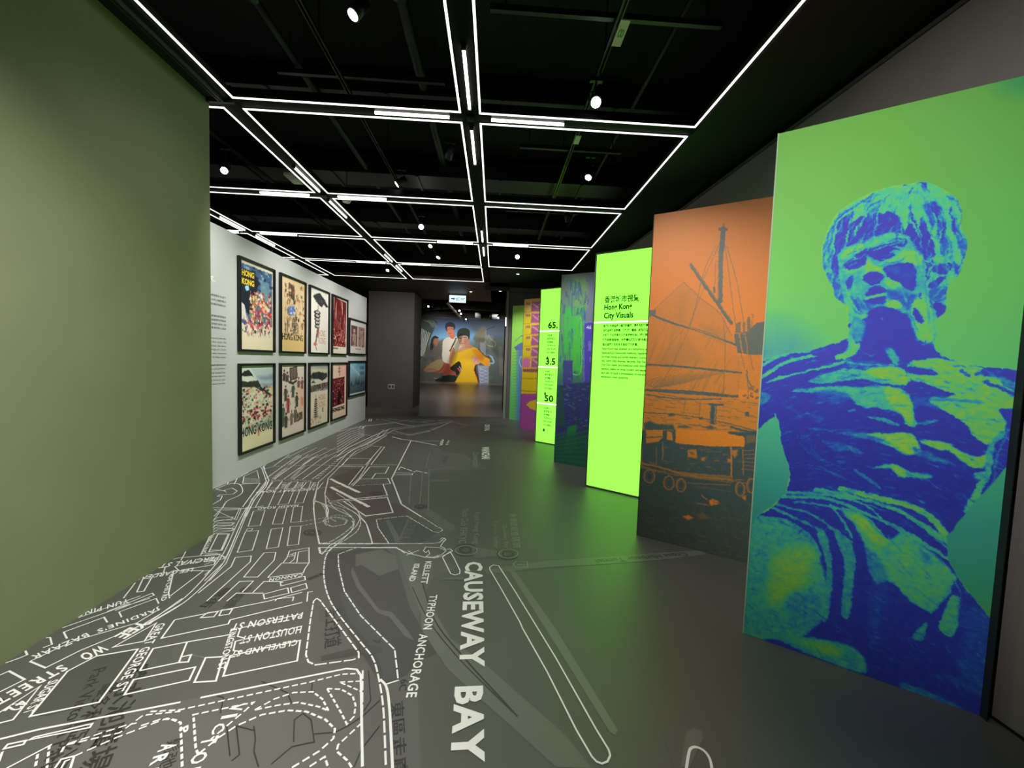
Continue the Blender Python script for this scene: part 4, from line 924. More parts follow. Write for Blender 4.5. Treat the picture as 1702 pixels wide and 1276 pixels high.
        K(Cc, q, wd, v)
    for q in ([(640, 30), (800, 80), (960, 160), (1100, 280), (1150, 330)], [(700, 120), (760, 150), (880, 220)], [(740, 150), (790, 200), (825, 250)], [(980, 190), (1060, 260), (1150, 350)]): K(Cc, q, 5, .05, taper=True)
    P(Cc, [(1105, 745), (1150, 620), (1185, 560), (1225, 600), (1205, 760), (1165, 792)], .7); P(Cc, [(960, 790), (1040, 712), (1022, 815)], .62); K(Cc, [(1185, 480), (1130, 580), (1060, 665)], 2, .6); K(Cc, [(1200, 480), (1225, 560), (1220, 620)], 2, .55)
    P(Cc, [(1225, 620), (1390, 690), (1370, 1100), (1290, 1080), (1200, 950), (1230, 800)], .3, .9, 6)
    P(Cc, [(730, 530), (840, 500), (800, 650), (760, 860), (725, 820)], .28, .8, 8)
    P(Cc, [(880, 1045), (1000, 1080), (1180, 1160), (1330, 1240), (1150, 1190), (940, 1110)], .5, .9, 2); P(Cc, [(1040, 1000), (1200, 1020), (1340, 1110), (1200, 1070)], .3, .8, 4)
    # --- head
    Aa = FA
    P(Aa, head, .72)
    D_ = .05
    for q in ([(335, 305), (235, 400), (225, 620), (300, 560), (320, 440), (370, 300)], [(350, 385), (310, 560), (420, 520), (530, 485), (600, 330), (560, 300), (430, 330)], [(545, 350), (520, 490), (640, 450), (780, 465), (750, 400), (720, 320), (640, 285), (590, 320)],
              [(800, 310), (775, 470), (830, 540), (905, 650), (935, 740), (945, 830), (990, 700), (1000, 520), (960, 430), (900, 330), (880, 420), (830, 300)], [(960, 215), (1030, 215), (1075, 330), (1092, 470), (1060, 565), (1030, 480), (1015, 340), (970, 270)],
              [(930, 740), (1050, 700), (1130, 690), (1145, 740), (1010, 890), (955, 870), (1040, 785)], [(985, 1010), (1095, 1030), (1065, 1110), (985, 1165)], [(1120, 260), (1165, 300), (1172, 470), (1140, 400)], [(230, 615), (272, 750), (240, 820), (190, 700)],
              [(900, 65), (940, 62), (935, 130), (910, 120)]): P(Aa, q, D_)
    for q in ([(450, 330), (500, 240), (620, 195), (560, 290), (480, 370)], [(125, 590), (170, 450), (215, 400), (195, 560), (170, 740), (135, 740)], [(980, 900), (1110, 880), (1100, 970), (990, 1000)], [(1190, 520), (1255, 510), (1240, 640), (1200, 610)], [(920, 250), (960, 200), (1000, 400), (960, 380)],
              [(1050, 560), (1100, 470), (1140, 600), (1060, 640)], [(150, 770), (250, 790), (290, 900), (310, 1020), (230, 960), (200, 870)]): P(Aa, q, .27, .9)
    face = [(250, 640), (330, 560), (520, 490), (640, 452), (790, 470), (860, 580), (915, 660), (935, 900), (985, 1000), (985, 1290), (365, 1290), (370, 1110), (300, 1000), (270, 900), (248, 760)]
    P(Aa, face, .6)
    P(Aa, [(450, 545), (640, 460), (790, 485), (810, 520), (640, 520), (510, 565)], .7); P(Aa, [(258, 645), (330, 572), (450, 540), (455, 585), (360, 620), (268, 670)], .82)
    P(Aa, [(465, 590), (560, 560), (680, 505), (795, 515), (760, 570), (720, 600), (640, 675), (560, 675), (500, 640)], D_); K(Aa, [(510, 580), (600, 540), (700, 515), (780, 520)], 3, .6, taper=True)
    K(Aa, [(680, 560), (740, 575), (780, 570)], 3, .62); K(Aa, [(600, 690), (700, 655), (760, 600)], 4, .8); P(Aa, [(690, 600), (735, 600), (715, 622), (690, 618)], .7)
    P(Aa, [(300, 690), (360, 650), (465, 585), (472, 660), (440, 715), (350, 750), (305, 730)], D_); K(Aa, [(300, 745), (370, 760), (440, 720)], 4, .8); K(Aa, [(300, 650), (330, 640), (380, 650)], 3, .7); K(Aa, [(335, 710), (380, 690)], 3, .4)
    P(Aa, [(440, 765), (490, 650), (520, 710), (605, 735), (615, 785), (540, 762), (470, 772)], .9); P(Aa, [(725, 620), (850, 600), (910, 700), (850, 710), (760, 680)], .88)
    P(Aa, [(430, 805), (500, 762), (570, 770), (608, 800), (590, 830), (540, 872), (480, 850)], D_)
    P(Aa, [(600, 735), (720, 690), (835, 700), (855, 780), (845, 900), (790, 900), (700, 830), (640, 800)], .1); P(Aa, [(630, 740), (720, 705), (760, 760), (700, 780)], .3, .7, 3)
    P(Aa, [(615, 810), (700, 830), (758, 890), (740, 915), (680, 890), (620, 850)], .85)
    P(Aa, [(462, 950), (490, 890), (560, 868), (628, 905), (600, 935), (520, 955)], D_); K(Aa, [(470, 978), (540, 948), (632, 932)], 4, .8); P(Aa, [(475, 985), (620, 950), (610, 1010), (520, 1025), (440, 1000)], .12)
    K(Aa, [(490, 880), (560, 862), (620, 885)], 2, .7)
    P(Aa, [(640, 900), (770, 950), (860, 940), (800, 1080), (740, 1000), (650, 975)], .25, .9, 3); P(Aa, [(615, 1010), (700, 985), (748, 1015), (730, 1050), (650, 1050)], .85)
    P(Aa, [(305, 840), (360, 790), (350, 880), (320, 905)], .15); P(Aa, [(345, 950), (400, 1000), (450, 1100), (385, 1070)], .25, .9, 2); P(Aa, [(400, 960), (470, 990), (520, 1050), (450, 1060)], .3, .8, 3)
    P(Aa, [(470, 1110), (500, 1060), (620, 1035), (740, 1080), (800, 1150), (850, 1290), (440, 1290), (540, 1190), (440, 1140)], .08)
    P(Aa, [(370, 1110), (440, 1140), (500, 1180), (440, 1290), (365, 1290)], .5); K(Aa, [(300, 990), (370, 1090), (460, 1115)], 5, .72)
    P(Aa, [(790, 1090), (850, 990), (960, 960), (985, 1290), (870, 1290), (800, 1160)], .84); P(Aa, [(835, 1040), (880, 1070), (925, 1140), (900, 1165), (850, 1120)], .08); K(Aa, [(740, 1180), (800, 1275)], 4, .85); K(Aa, [(690, 1190), (740, 1160), (800, 1180)], 3, .5); P(Aa, [(470, 1090), (800, 1090), (880, 1360), (430, 1360)], .08, 1, 3, False)
    # locks of hair catching the light
    for q, wd in (([(600, 200), (480, 290), (400, 440)], 3), ([(640, 150), (560, 300), (540, 440)], 3), ([(350, 320), (320, 460), (305, 550)], 3), ([(420, 380), (390, 430), (370, 490)], 3), ([(800, 300), (830, 380), (890, 490)], 3), ([(900, 320), (870, 390), (905, 480)], 2.5), ([(1030, 300), (1060, 420), (1040, 520)], 2.5),
                 ([(780, 260), (780, 380), (765, 450)], 5), ([(230, 420), (210, 520), (230, 615)], 2.5), ([(310, 470), (260, 510), (250, 540)], 2), ([(200, 420), (160, 560), (150, 700)], 2), ([(1000, 640), (960, 680), (920, 680)], 2.5), ([(1260, 540), (1230, 680), (1130, 800), (1060, 850)], 3), ([(940, 380), (1000, 500), (1040, 620)], 5),
                 ([(1000, 690), (960, 760), (950, 800)], 2)): K(Aa, q, wd, .8, taper=True)
    for q in ([(540, 140), (420, 220), (250, 330)], [(380, 240), (260, 330), (190, 430)], [(760, 85), (800, 80)], [(860, 68), (940, 58)], [(660, 150), (600, 210), (560, 230)], [(1110, 160), (1200, 250), (1220, 330), (1170, 470)], [(1260, 520), (1230, 660), (1160, 780)], [(720, 190), (740, 180)], [(830, 100), (800, 150)], [(1180, 190), (1215, 300)], [(170, 480), (150, 620)]): K(Aa, q, 2.2, .15, taper=True)
    for k in range(10): K(Aa, [(760+20*k, 110+4*k), (740+28*k, 170+6*k), (720+32*k, 220+9*k)], 1.3, .55, .7, taper=True)
    for q, wd, v in (([(300, 640), (370, 605), (455, 575)], 1.6, .2), ([(470, 570), (465, 620), (475, 650)], 2, .2), ([(490, 560), (485, 600)], 1.5, .75), ([(520, 600), (600, 565), (700, 535), (775, 530)], 2.2, .72), ([(560, 640), (640, 630), (700, 600), (750, 590)], 2, .3),
                     ([(580, 665), (660, 665), (730, 630), (780, 590)], 2, .75), ([(600, 690), (700, 680), (790, 640)], 1.6, .3), ([(660, 610), (700, 596), (740, 600)], 2.4, .7), ([(310, 700), (350, 670), (420, 650), (460, 620)], 1.8, .65), ([(330, 725), (380, 735), (430, 700)], 1.5, .35), ([(290, 690), (270, 720), (290, 760)], 2.5, .7),
                     ([(440, 770), (430, 800), (445, 820)], 2.2, .8), ([(600, 745), (625, 790), (605, 825)], 2.2, .78), ([(495, 845), (540, 830), (590, 825)], 1.5, .3), ([(470, 700), (455, 760), (400, 790), (350, 780)], 2.2, .66), ([(520, 720), (560, 735), (600, 740)], 3, .95),
                     ([(640, 820), (700, 870), (760, 940), (790, 1010)], 2.5, .7), ([(410, 830), (400, 900), (430, 980), (470, 1040)], 3, .62), ([(380, 800), (365, 880), (380, 980)], 2, .7), ([(500, 895), (560, 880), (620, 910)], 1.6, .3), ([(480, 1010), (560, 1030), (620, 1020)], 2, .5),
                     ([(300, 860), (330, 960), (400, 1060), (470, 1110)], 3, .78), ([(860, 760), (870, 860), (900, 940)], 3, .55), ([(850, 620), (880, 700), (890, 800)], 3, .6), ([(895, 930), (890, 960), (905, 975)], 3, .1), ([(830, 960), (810, 1060), (840, 1140), (870, 1240)], 3, .4), ([(930, 980), (960, 1080), (965, 1200)], 2, .5),
                     ([(600, 1130), (570, 1128)], 2, .5), ([(260, 800), (240, 830), (260, 870)], 2, .6), ([(330, 1090), (350, 1120), (330, 1150)], 3, .55), ([(1000, 950), (1060, 900), (1100, 890)], 2, .75), ([(1000, 985), (1080, 960), (1110, 920)], 2, .6), ([(970, 850), (1040, 800), (1100, 790), (1150, 740)], 2, .8),
                     ([(250, 320), (330, 270), (440, 210), (560, 150)], 3, .35), ([(500, 270), (560, 240), (620, 200)], 2, .6), ([(1060, 120), (1120, 180), (1150, 260)], 3, .6), ([(1180, 360), (1200, 440), (1190, 500)], 2.5, .45), ([(150, 540), (165, 640), (160, 720)], 3, .6), ([(1090, 620), (1130, 650), (1150, 700)], 3, .5)): K(Aa, q, wd, v, .9, taper=True)
    P(Aa, [(730, 760), (800, 730), (830, 790), (800, 850), (760, 830)], .2, .7, 4); P(Aa, [(690, 900), (760, 880), (800, 940), (760, 960)], .35, .6, 4)
    rs = np.random.RandomState(3)
    def inpoly(x, y, poly):
        t = False
        for i in range(len(poly)):
            (ax, ay), (bx, by) = poly[i-1], poly[i]
            if (ay > y) != (by > y) and x < (bx-ax)*(y-ay)/(by-ay)+ax: t = not t
        return t
    for k in range(420):      # strands of hair
        x = 120+rs.rand()*1140; y = 60+rs.rand()*840
        if not inpoly(x, y, head) or inpoly(x, y, face): continue
        dx, dy = x-840, y-60; l = np.hypot(dx, dy)+1; dx, dy = dx/l, dy/l; dy = dy+.6+.5*max(0, l-400)/400; q = 30+rs.rand()*60; b = rs.randn()*.15
        K(Aa, [(x, y), (x+dx*q*.5+b*q*dy, y+dy*q*.5-b*q*dx), (x+dx*q, y+dy*q)], 1.2+rs.rand()*1.6, (.86, .1, .45, .68)[rs.randint(4)], .6, taper=True)
    for k in range(900):      # chiselled marks over the torso
        x = 60+rs.rand()*1600; y = 100+rs.rand()*1000
        if not inpoly(x, y, torso) or (700 < x < 1040 and y < 230): continue
        s_ = -.28+.6*(x-300)/1200+rs.randn()*.1+(.3 if y > 800 else 0); q = 18+rs.rand()*70
        K(FB, [(x, y), (x+q*.5, y+q*.5*s_+rs.randn()*3), (x+q, y+q*s_)], 1.2+rs.rand()*1.8, (.8, .05, .3, .5)[rs.randint(4)], .34+.12*rs.rand(), taper=True)
    for k in range(700):      # weave of the cloth
        x = 20+rs.rand()*1380; y = 60+rs.rand()*1150
        s_ = .2+.9*(x/1400)+rs.randn()*.2
        if x < 460 and y > 150: s_ = (y-450)/250
        q = 15+rs.rand()*50; K(Cc, [(x, y), (x+q*.5, y+q*.5*s_), (x+q, y+q*s_*1.1)], 1.1+rs.rand()*1.6, (.75, .05, .35, .5)[rs.randint(4)], .3, taper=True)
    for q, wd, v in (([(-20, 130), (200, 100), (420, 100)], 3, .6), ([(300, 620), (500, 640), (660, 640)], 2, .4), ([(650, 880), (760, 950), (820, 1000)], 6, .5), ([(420, 850), (520, 900), (640, 950)], 4, .4), ([(700, 150), (760, 185), (790, 180)], 2, .5),
                     ([(1090, 90), (1100, 150), (1140, 200)], 3, .1), ([(1120, 0), (1140, 100), (1210, 200)], 4, .75), ([(1060, 100), (1070, 180), (1130, 200)], 5, .1)): K(FB, q, wd, v, .9, taper=True)
    c.warp(3.0, 34, 5); c.warp(2.2, 110, 8)
    v = c.a[..., 0]; m_ = mk.a[..., 0]
    def blur(a, n, it=2):
        for _ in range(it):
            for ax in (0, 1):
                p = np.pad(a, [(n, n) if q == ax else (0, 0) for q in (0, 1)], 'edge'); cs = np.cumsum(p, ax); z = np.zeros_like(np.take(cs, [0], ax)); cs = np.concatenate([z, cs], ax)
                k = 2*n+1; a = (np.take(cs, range(k, cs.shape[ax]), ax)-np.take(cs, range(0, cs.shape[ax]-k), ax))/k
        return a
    b1 = blur(v, 2); b2 = blur(v, 9)
    v = .70*v+.20*b1+.10*b2
    det = vnoise(h_, w_, 120, 60, 12, 4)-.5; v = v+det*.22*(1-abs(2*v-1)*.55)
    nz = vnoise(h_, w_, 200, 70, 2, 3)-.5; streak = vnoise(h_, w_, 260, 24, 4, 3)-.5
    v = np.clip(v+nz*.16+streak*.16, 0, 1)
    fig = ramp(v, [(0, (84, 78, 206)), (.15, (74, 84, 218)), (.32, (62, 116, 226)), (.5, (66, 176, 212)), (.65, (84, 218, 178)), (.8, (120, 224, 122)), (.92, (150, 222, 92)), (1, (170, 222, 80))])
    yy = np.linspace(0, 1, h_)[:, None]; xx = np.linspace(0, 1, w_)[None, :]
    fig = fig*(1-np.clip((yy-.42)/.2, 0, 1)[..., None]*np.array([.34, .24, .16])*(1-v[..., None]*.9))
    t1 = ramp(np.broadcast_to(yy, (h_, w_)), [(0, (122, 194, 88)), (.12, (124, 200, 92)), (.3, (128, 222, 112)), (.44, (120, 228, 134)), (.55, (90, 206, 156)), (.7, (64, 172, 160)), (.78, (62, 170, 146)), (.84, (84, 180, 110)), (1, (70, 180, 110))])
    bl = np.clip(1-np.hypot((xx+.02)/.35, (yy-.42)/.09), 0, 1)*(vnoise(h_, w_, 14, 7, 9)*1.2); bl = np.clip(bl, 0, 1)[..., None]
    t1 = t1*(1-bl)+np.array([60, 150, 225])/255*bl
    tr = np.clip(1-np.hypot((xx-1.0)/.2, (yy-.0)/.045), 0, 1)[..., None]; t1 = t1*(1-tr)+np.array([50, 160, 120])/255*tr
    rr = (np.clip(xx-.45, 0, 1)*.32)[..., None]; t1 = t1*(1-rr)+np.array([60, 170, 100])/255*rr
    c.a = t1*(1-m_[..., None])+fig*m_[..., None]
    finish_print(c, e)
    mb = MB(); a_ = loc(L_, .0, 0); b_ = loc(L_+.055, .02, 0); mb.prism([loc(L_, .001, 0)[:2], loc(L_+.012, -.03, 0)[:2], (wallx(1.56)-.0045-A[0], 1.565-A[1]), (wallx(1.56)-.0045-A[0], 1.62-A[1]), loc(L_, .045, 0)[:2]], .004, H); mb.build('side_post', M_post, e)
panel_statue()

# ---- panel 2 : sailing junk
def panel_junk():
    e, A, d, n, L_, H, loc = panel_frame(1, 'display_panel', 'tall orange and slate panel picturing a sailing junk moored in a harbour', edge=M_post)
    w_, h_ = 250, 760
    c = Canvas(PN[1][0], PN[1][1], .004, H, w_, h_, base=(1.0,), ch=1)
    FD = (1060, 330, 3.867); FE = (1050, 640, 4.252); FG = (1060, 640, 5.8)
    def P(fr, pts, v, al=1.0, soft=.8, sm=False): c.fr(*fr); c.poly(pts, v, al, soft, sm)
    def K(fr, pts, wd, v, al=1.0, soft=.6, **k): c.fr(*fr); c.stroke(pts, wd, v, al, soft, **k)
    # water and shore
    P(FE, [(-20, 560), (400, 620), (1200, 620), (1200, 1500), (-20, 1500)], .05, 1, 6)
    # sail
    P(FD, [(295, 535), (530, 740), (640, 940), (660, 1120), (640, 1276), (-40, 1260), (30, 900), (80, 750)], .86, 1, 2)
    rs = np.random.RandomState(5)
    for k in range(60):
        x = 60+rs.rand()*540; y = 760+rs.rand()*460; K(FD, [(x, y), (x-30-rs.rand()*60, y+80+rs.rand()*80)], 1.2+rs.rand()*2.5, .45+.3*rs.rand(), .5, taper=True)
    P(FD, [(200, 950), (330, 900), (420, 1040), (200, 1090), (100, 1060)], .6, .5, 8); P(FD, [(400, 800), (560, 850), (540, 920), (420, 880)], .6, .5, 6); P(FD, [(260, 600), (330, 600), (300, 800), (220, 900)], .7, .5, 8)
    for q, wd in (([(80, 740), (200, 790), (430, 860), (650, 945)], 5), ([(60, 1065), (300, 1080), (660, 1118)], 4), ([(-20, 1225), (300, 1235), (640, 1270)], 4)): K(FD, q, wd, .08)
    K(FD, [(100, 735), (300, 815), (640, 930)], 1.5, .9)
    K(FD, [(340, 425), (600, 800)], 7, .12); K(FD, [(360, 440), (590, 770)], 1.5, .5)
    K(FD, [(545, 190), (545, 240), (530, 400), (527, 660)], 10, .12); K(FD, [(547, 190), (542, 330)], 7, .05); K(FD, [(550, 165), (550, 200)], 3, .1); K(FD, [(525, 195), (565, 200)], 6, .1, sm=False); K(FD, [(515, 330), (515, 640)], 1.4, .85)
    for q in ([(500, 300), (420, 480), (330, 830), (160, 1180), (120, 1250)], [(560, 300), (600, 600), (640, 900), (700, 1160), (710, 1276)], [(570, 300), (640, 560), (690, 880), (740, 1100)], [(500, 400), (490, 600)], [(535, 260), (400, 560)], [(295, 535), (80, 750), (60, 900)], [(295, 535), (400, 640), (520, 730), (600, 880)], [(550, 780), (560, 1000), (545, 1276)], [(430, 560), (330, 810)]): K(FD, q, 1.3, .3, .9)
    K(FD, [(490, 570), (490, 600)], 4, .2)
    # hill, terraces and flats
    P(FD, [(620, 870), (700, 850), (760, 800), (860, 775), (860, 1005), (700, 1000), (640, 990), (620, 900)], .12); P(FD, [(625, 800), (660, 790), (660, 860), (625, 870)], .3); P(FD, [(700, 760), (720, 758), (722, 860), (700, 860)], .25); P(FD, [(670, 790), (690, 790), (690, 860), (672, 860)], .4)
    K(FD, [(725, 745), (740, 745), (725, 830)], 1.5, .3, sm=False); K(FD, [(610, 865), (690, 868)], 1.5, .95); K(FD, [(650, 870), (690, 1120)], 1.5, .9); K(FD, [(690, 880), (720, 1100)], 1.2, .9)
    P(FD, [(70, 715), (120, 715), (115, 740), (70, 760)], .2)
    for k in range(22): K(FD, [(640, 1010+10*k), (820, 1012+10*k)], 1.0, .4, .6)
    for k in range(20): x = 665+rs.rand()*150; y = 1195+rs.rand()*80; P(FD, [(x, y), (x+14, y), (x+14, y+12), (x, y+12)], .2, .8)
    K(FD, [(700, 1100), (705, 1160), (740, 1230)], 2, .2)
    for k in range(9): K(FD, [(640-60*k, 1090+6*k), (300-30*k, 1180), (100, 1215)], 3, .35, .6, taper=True)
    # ropes, bales, hull clutter  (crop FG)
    P(FG, [(60, 40), (880, 110), (1200, 150), (1200, 480), (900, 450), (60, 400)], .85, 1, 3)
    for k in range(95):
        x = 70+rs.rand()*1050; y = 110+rs.rand()*290; l = 30+rs.rand()*90; K(FG, [(x, y), (x+l, y+l*.12+rs.rand()*6-3)], .9+rs.rand()*1.2, .2+.3*rs.rand(), .8, taper=True)
    K(FG, [(60, 45), (400, 70), (880, 105), (960, 100)], 4, .1); K(FG, [(60, 85), (400, 130), (800, 130)], 3, .25); K(FG, [(200, 80), (460, 130), (440, 290)], 1.3, .3, sm=False); K(FG, [(600, 150), (590, 310)], 1.3, .3); K(FG, [(880, 100), (890, 400), (905, 900)], 1.6, .75)
    P(FG, [(700, 180), (760, 185), (750, 375), (695, 375)], .08); K(FG, [(690, 180), (820, 185)], 4, .1, sm=False); K(FG, [(745, 200), (738, 370)], 1.5, .85)
    P(FG, [(60, 360), (120, 340), (180, 370), (340, 380), (360, 430), (60, 430)], .1, 1, 2); P(FG, [(390, 385), (480, 385), (520, 410), (380, 410)], .15, 1, 2); P(FG, [(620, 400), (700, 385), (760, 410), (700, 425)], .15, 1, 2); K(FG, [(900, 400), (1000, 430), (1180, 460)], 5, .15)
    K(FG, [(60, 260), (360, 280), (700, 330), (1160, 440)], 2.4, .25); K(FG, [(120, 440), (900, 420)], 1.5, .5); P(FG, [(290, 270), (360, 270), (350, 295), (300, 295)], .1, 1, 1.5); P(FG, [(580, 305), (620, 300), (620, 330), (590, 330)], .15); P(FG, [(1030, 255), (1070, 255), (1065, 300), (1030, 295)], .1)
    # cabin
    P(FG, [(40, 430), (1180, 450), (1180, 900), (1000, 900), (480, 900), (40, 780)], .06, 1, 2)
    P(FG, [(80, 430), (240, 430), (240, 500), (200, 540), (80, 560)], .85); P(FG, [(280, 440), (330, 450), (335, 530), (280, 520)], .85); K(FG, [(80, 500), (240, 495)], 3, .3)
    P(FG, [(365, 440), (380, 425), (560, 430), (850, 440), (880, 465), (1010, 490), (1028, 510), (1022, 590), (700, 585), (400, 560), (362, 550)], .98, 1, .8)
    K(FG, [(350, 430), (360, 470), (350, 560), (330, 800)], 2.5, .1); P(FG, [(1040, 480), (1130, 480), (1140, 540), (1040, 560)], .3, 1, 2)
    for q in ([(480, 620), (565, 615), (570, 700), (480, 690)], [(905, 620), (960, 620), (940, 700), (905, 660)], [(610, 690), (650, 690), (640, 730), (612, 725)], [(860, 700), (910, 710), (900, 745), (862, 740)]): P(FG, q, .85, .9, 1.5)
    P(FG, [(500, 640), (540, 640), (540, 665), (500, 660)], .2, .8); K(FG, [(240, 540), (240, 720)], 1.6, .8); K(FG, [(895, 600), (900, 880)], 2.5, .85); K(FG, [(1010, 620), (1010, 860)], 1.5, .7); K(FG, [(180, 600), (180, 780)], 1.2, .6)
    for k in range(50): x = 60+rs.rand()*1080; y = 590+rs.rand()*230; l = 10+rs.rand()*50; K(FG, [(x, y), (x+l, y+rs.rand()*10-5)], 1.0, .4+.3*rs.rand(), .8)
    for k in range(13): P(FG, [(640+13*k, 632+.4*k), (646+13*k, 632), (646+13*k, 640), (640+13*k, 640)], .6, .8)
    for k in range(6): K(FG, [(1010, 630+35*k), (1120, 625+38*k)], 1.2, .6)
    K(FG, [(20, 745), (180, 780), (520, 870), (900, 905)], 4, .62); K(FG, [(20, 770), (300, 850), (900, 935)], 2, .5); K(FG, [(300, 820), (500, 850), (900, 880)], 5, .6, .7)
    for k in range(40): x = 60+rs.rand()*1050; y = 780+x*.12+rs.rand()*40; K(FG, [(x, y), (x+30+rs.rand()*60, y+6)], 1.1, .4+.4*rs.rand(), .8)
    K(FG, [(480, 940), (900, 960)], 2.2, .5, .8); K(FG, [(540, 970), (900, 1020)], 1.4, .4, .8)
    for cx, cy, rx, ry in ((112, 875, 50, 62), (300, 938, 48, 65), (415, 960, 42, 62), (985, 998, 42, 65), (1090, 965, 40, 68)):
        c.fr(*FG); c.ell(cx, cy, rx, ry, .03); c.ell(cx, cy, rx, ry, .55, ring=3.4); c.ell(cx, cy, rx*.6, ry*.6, .3, ring=1.4)
    # glints on the water
    P(FG, [(680, 1110), (720, 1090), (770, 1110), (790, 1135), (700, 1155)], .95, 1, 1.5); K(FG, [(620, 1060), (660, 1100)], 2, .8); K(FG, [(560, 1135), (680, 1150)], 2, .6); P(FG, [(1000, 1070), (1040, 1055), (1030, 1110)], .8, 1, 1.5)
    P(FE, [(355, 925), (400, 915), (435, 935), (400, 950)], .95, 1, 1.5); P(FE, [(460, 910), (500, 900), (560, 940), (480, 940)], .35, .8, 3)
    for k in range(150): x = 30+rs.rand()*850; y = 800+rs.rand()*560; l = 15+rs.rand()*50; K(FE, [(x, y), (x+l, y+l*.25)], .9+rs.rand(), .14+.35*rs.rand()*(y-700)/600, .8)
    c.warp(1.2, 60, 3)
    v = c.a[..., 0]; nz = vnoise(h_, w_, 220, 75, 7, 3)-.5; v = np.clip(v+nz*.12, 0, 1)
    yy = np.linspace(0, 1, h_)[:, None]*np.ones((1, w_))
    hi = ramp(yy, [(0, (192, 124, 72)), (.15, (210, 130, 72)), (.4, (238, 140, 60)), (.65, (246, 150, 52)), (1, (240, 140, 56))]); lo = ramp(yy, [(0, (96, 106, 104)), (.4, (84, 110, 112)), (.62, (58, 92, 104)), (1, (68, 88, 84))])
    k = (v**.9)[..., None]; c.a = lo*(1-k)+hi*k
    finish_print(c, e)
panel_junk()

# ---- generic lightbox
def lightbox(i, label):
    e, A, d, n, L_, H, loc = panel_frame(i, 'lightbox_panel', label, body=M_pbody, edge=M_frame, th=.07)
    f = .014
    def fq(mb, u0, u1, z0, z1, t): mb.quad(loc(u0, t, z0), loc(u1, t, z0), loc(u1, t, z1), loc(u0, t, z1))
    def bar(mb, u0, u1, z0, z1): mb.prism([loc(u0, -.006, 0)[:2], loc(u1, -.006, 0)[:2], loc(u1, .004, 0)[:2], loc(u0, .004, 0)[:2]], z0, z1)
    mb = MB(); bar(mb, 0, f, .004, H); bar(mb, L_-f, L_, .004, H); bar(mb, f, L_-f, .004, .004+f*1.3); bar(mb, f, L_-f, H-f*1.3, H); mb.build('frame', M_frame, e)
    mb = MB(); fq(mb, f, L_-f, .022, H-.018, -.001); mb.build('lit_face', M_gbox, e)
    return e, A, d, n, L_, H, loc, fq
def ptext(e, loc, d, u, z, s, h=None, w=None, m=M_gtext, bold=0.0, t=-.004, leading=1.0, space=1.0):
    return text_on(s, loc(u, t, z), (d[0], d[1], 0), (0, 0, 1), width=w, height=h, mt=m, parent=e, bold=bold, leading=leading, space=space)
e, A, d, n, L_, H, loc, fq = lightbox(2, 'bright lime green lightbox panel headed with a city visuals title')
ptext(e, loc, d, .135, 2.218, '香港城市視覺', h=.082, w=.405, bold=.02)
ptext(e, loc, d, .135, 2.118, 'Hong Kong', h=.086, w=.33, bold=.03); ptext(e, loc, d, .135, 2.018, 'City Visuals', h=.090, w=.35, bold=.03)
mb = MB(); fq(mb, .014, L_-.014, 1.988, 2.002, -.003); mb.build('white_line', M_gline, e)
cn = ['香港城市視覺是一幅繽紛畫卷，霓虹招牌與高樓大廈', '交織成璀璨的夜景，茶餐廳、電車、帆船與街市，在', '大師筆下化作東方之珠的獨特印記，展現東西文化', '匯聚的都會面貌，中國傳統與現代都市風格並存，', '道出這座城市生生不息的活力故事。']
en = ['Hong Kong was situated on a symphony of colour,', 'taste and long-honoured traditions, masterly reworked', 'by great minds and bright imagery. Iconic street', 'sky, beige tram liveries, tea pots, Star Ferry city,', 'Ding Ding trams, and traditional junks gliding through', 'harbour, define its visual modern and eastern spirit,', 'each also to spark a presentation of one strategic, an', 'exhilarating urban symphony.']
z = 1.935
for k, s in enumerate(cn): ptext(e, loc, d, .135, z-k*.054, s, h=.034, w=(.60 if k < 4 else .42), bold=.03); 
z = 1.935-5*.054
for k, s in enumerate(en): ptext(e, loc, d, .135, z-k*.047, s, h=.034, w=(.62, .64, .60, .60, .62, .62, .62, .33)[k], bold=.03)
e, A, d, n, L_, H, loc, fq = lightbox(4, 'bright lime green lightbox panel listing large black figures')
# figures and lines, heights read off the photograph
def zat(i, px, py):
    A_, B_, H_ = PN[i]; c = Canvas(A_, B_, 0, 1, 1, 1); q = c.C([(px, py)])[0]; return q[0]*np.hypot(*(np.array(B_)-np.array(A_))), 1-q[1]
for s, (x, y), (lx, ly) in (('65.', (911, 546), (899, 550)), ('3.5', (907, 606), (896, 609)), ('50', (905, 667), (894, 669))):
    u, z = zat(4, x, y); ptext(e, loc, d, u, z, s, h=.125, w=(.205 if s != '50' else .19), bold=.03)
    _, z2 = zat(4, lx, ly); mb = MB(); fq(mb, .014, L_-.014, z2-.012, z2+.004, -.003); mb.build('white_line', M_gline, e)
    u = u-.005
    for k, (t, wd) in enumerate((('2024年', .10), ('香港旅客人次', .17), ('在港停留', .12), ('The figure as', .17), ('during the year', .18), ('3.57 million', .17))):
        ptext(e, loc, d, u, z2-.10-k*.062, t, h=.038, w=wd, bold=.03)
    mb = MB(); fq(mb, u, u+.035, z2-.52, z2-.47, -.003); mb.build('small_emblem', M_gtext, e)

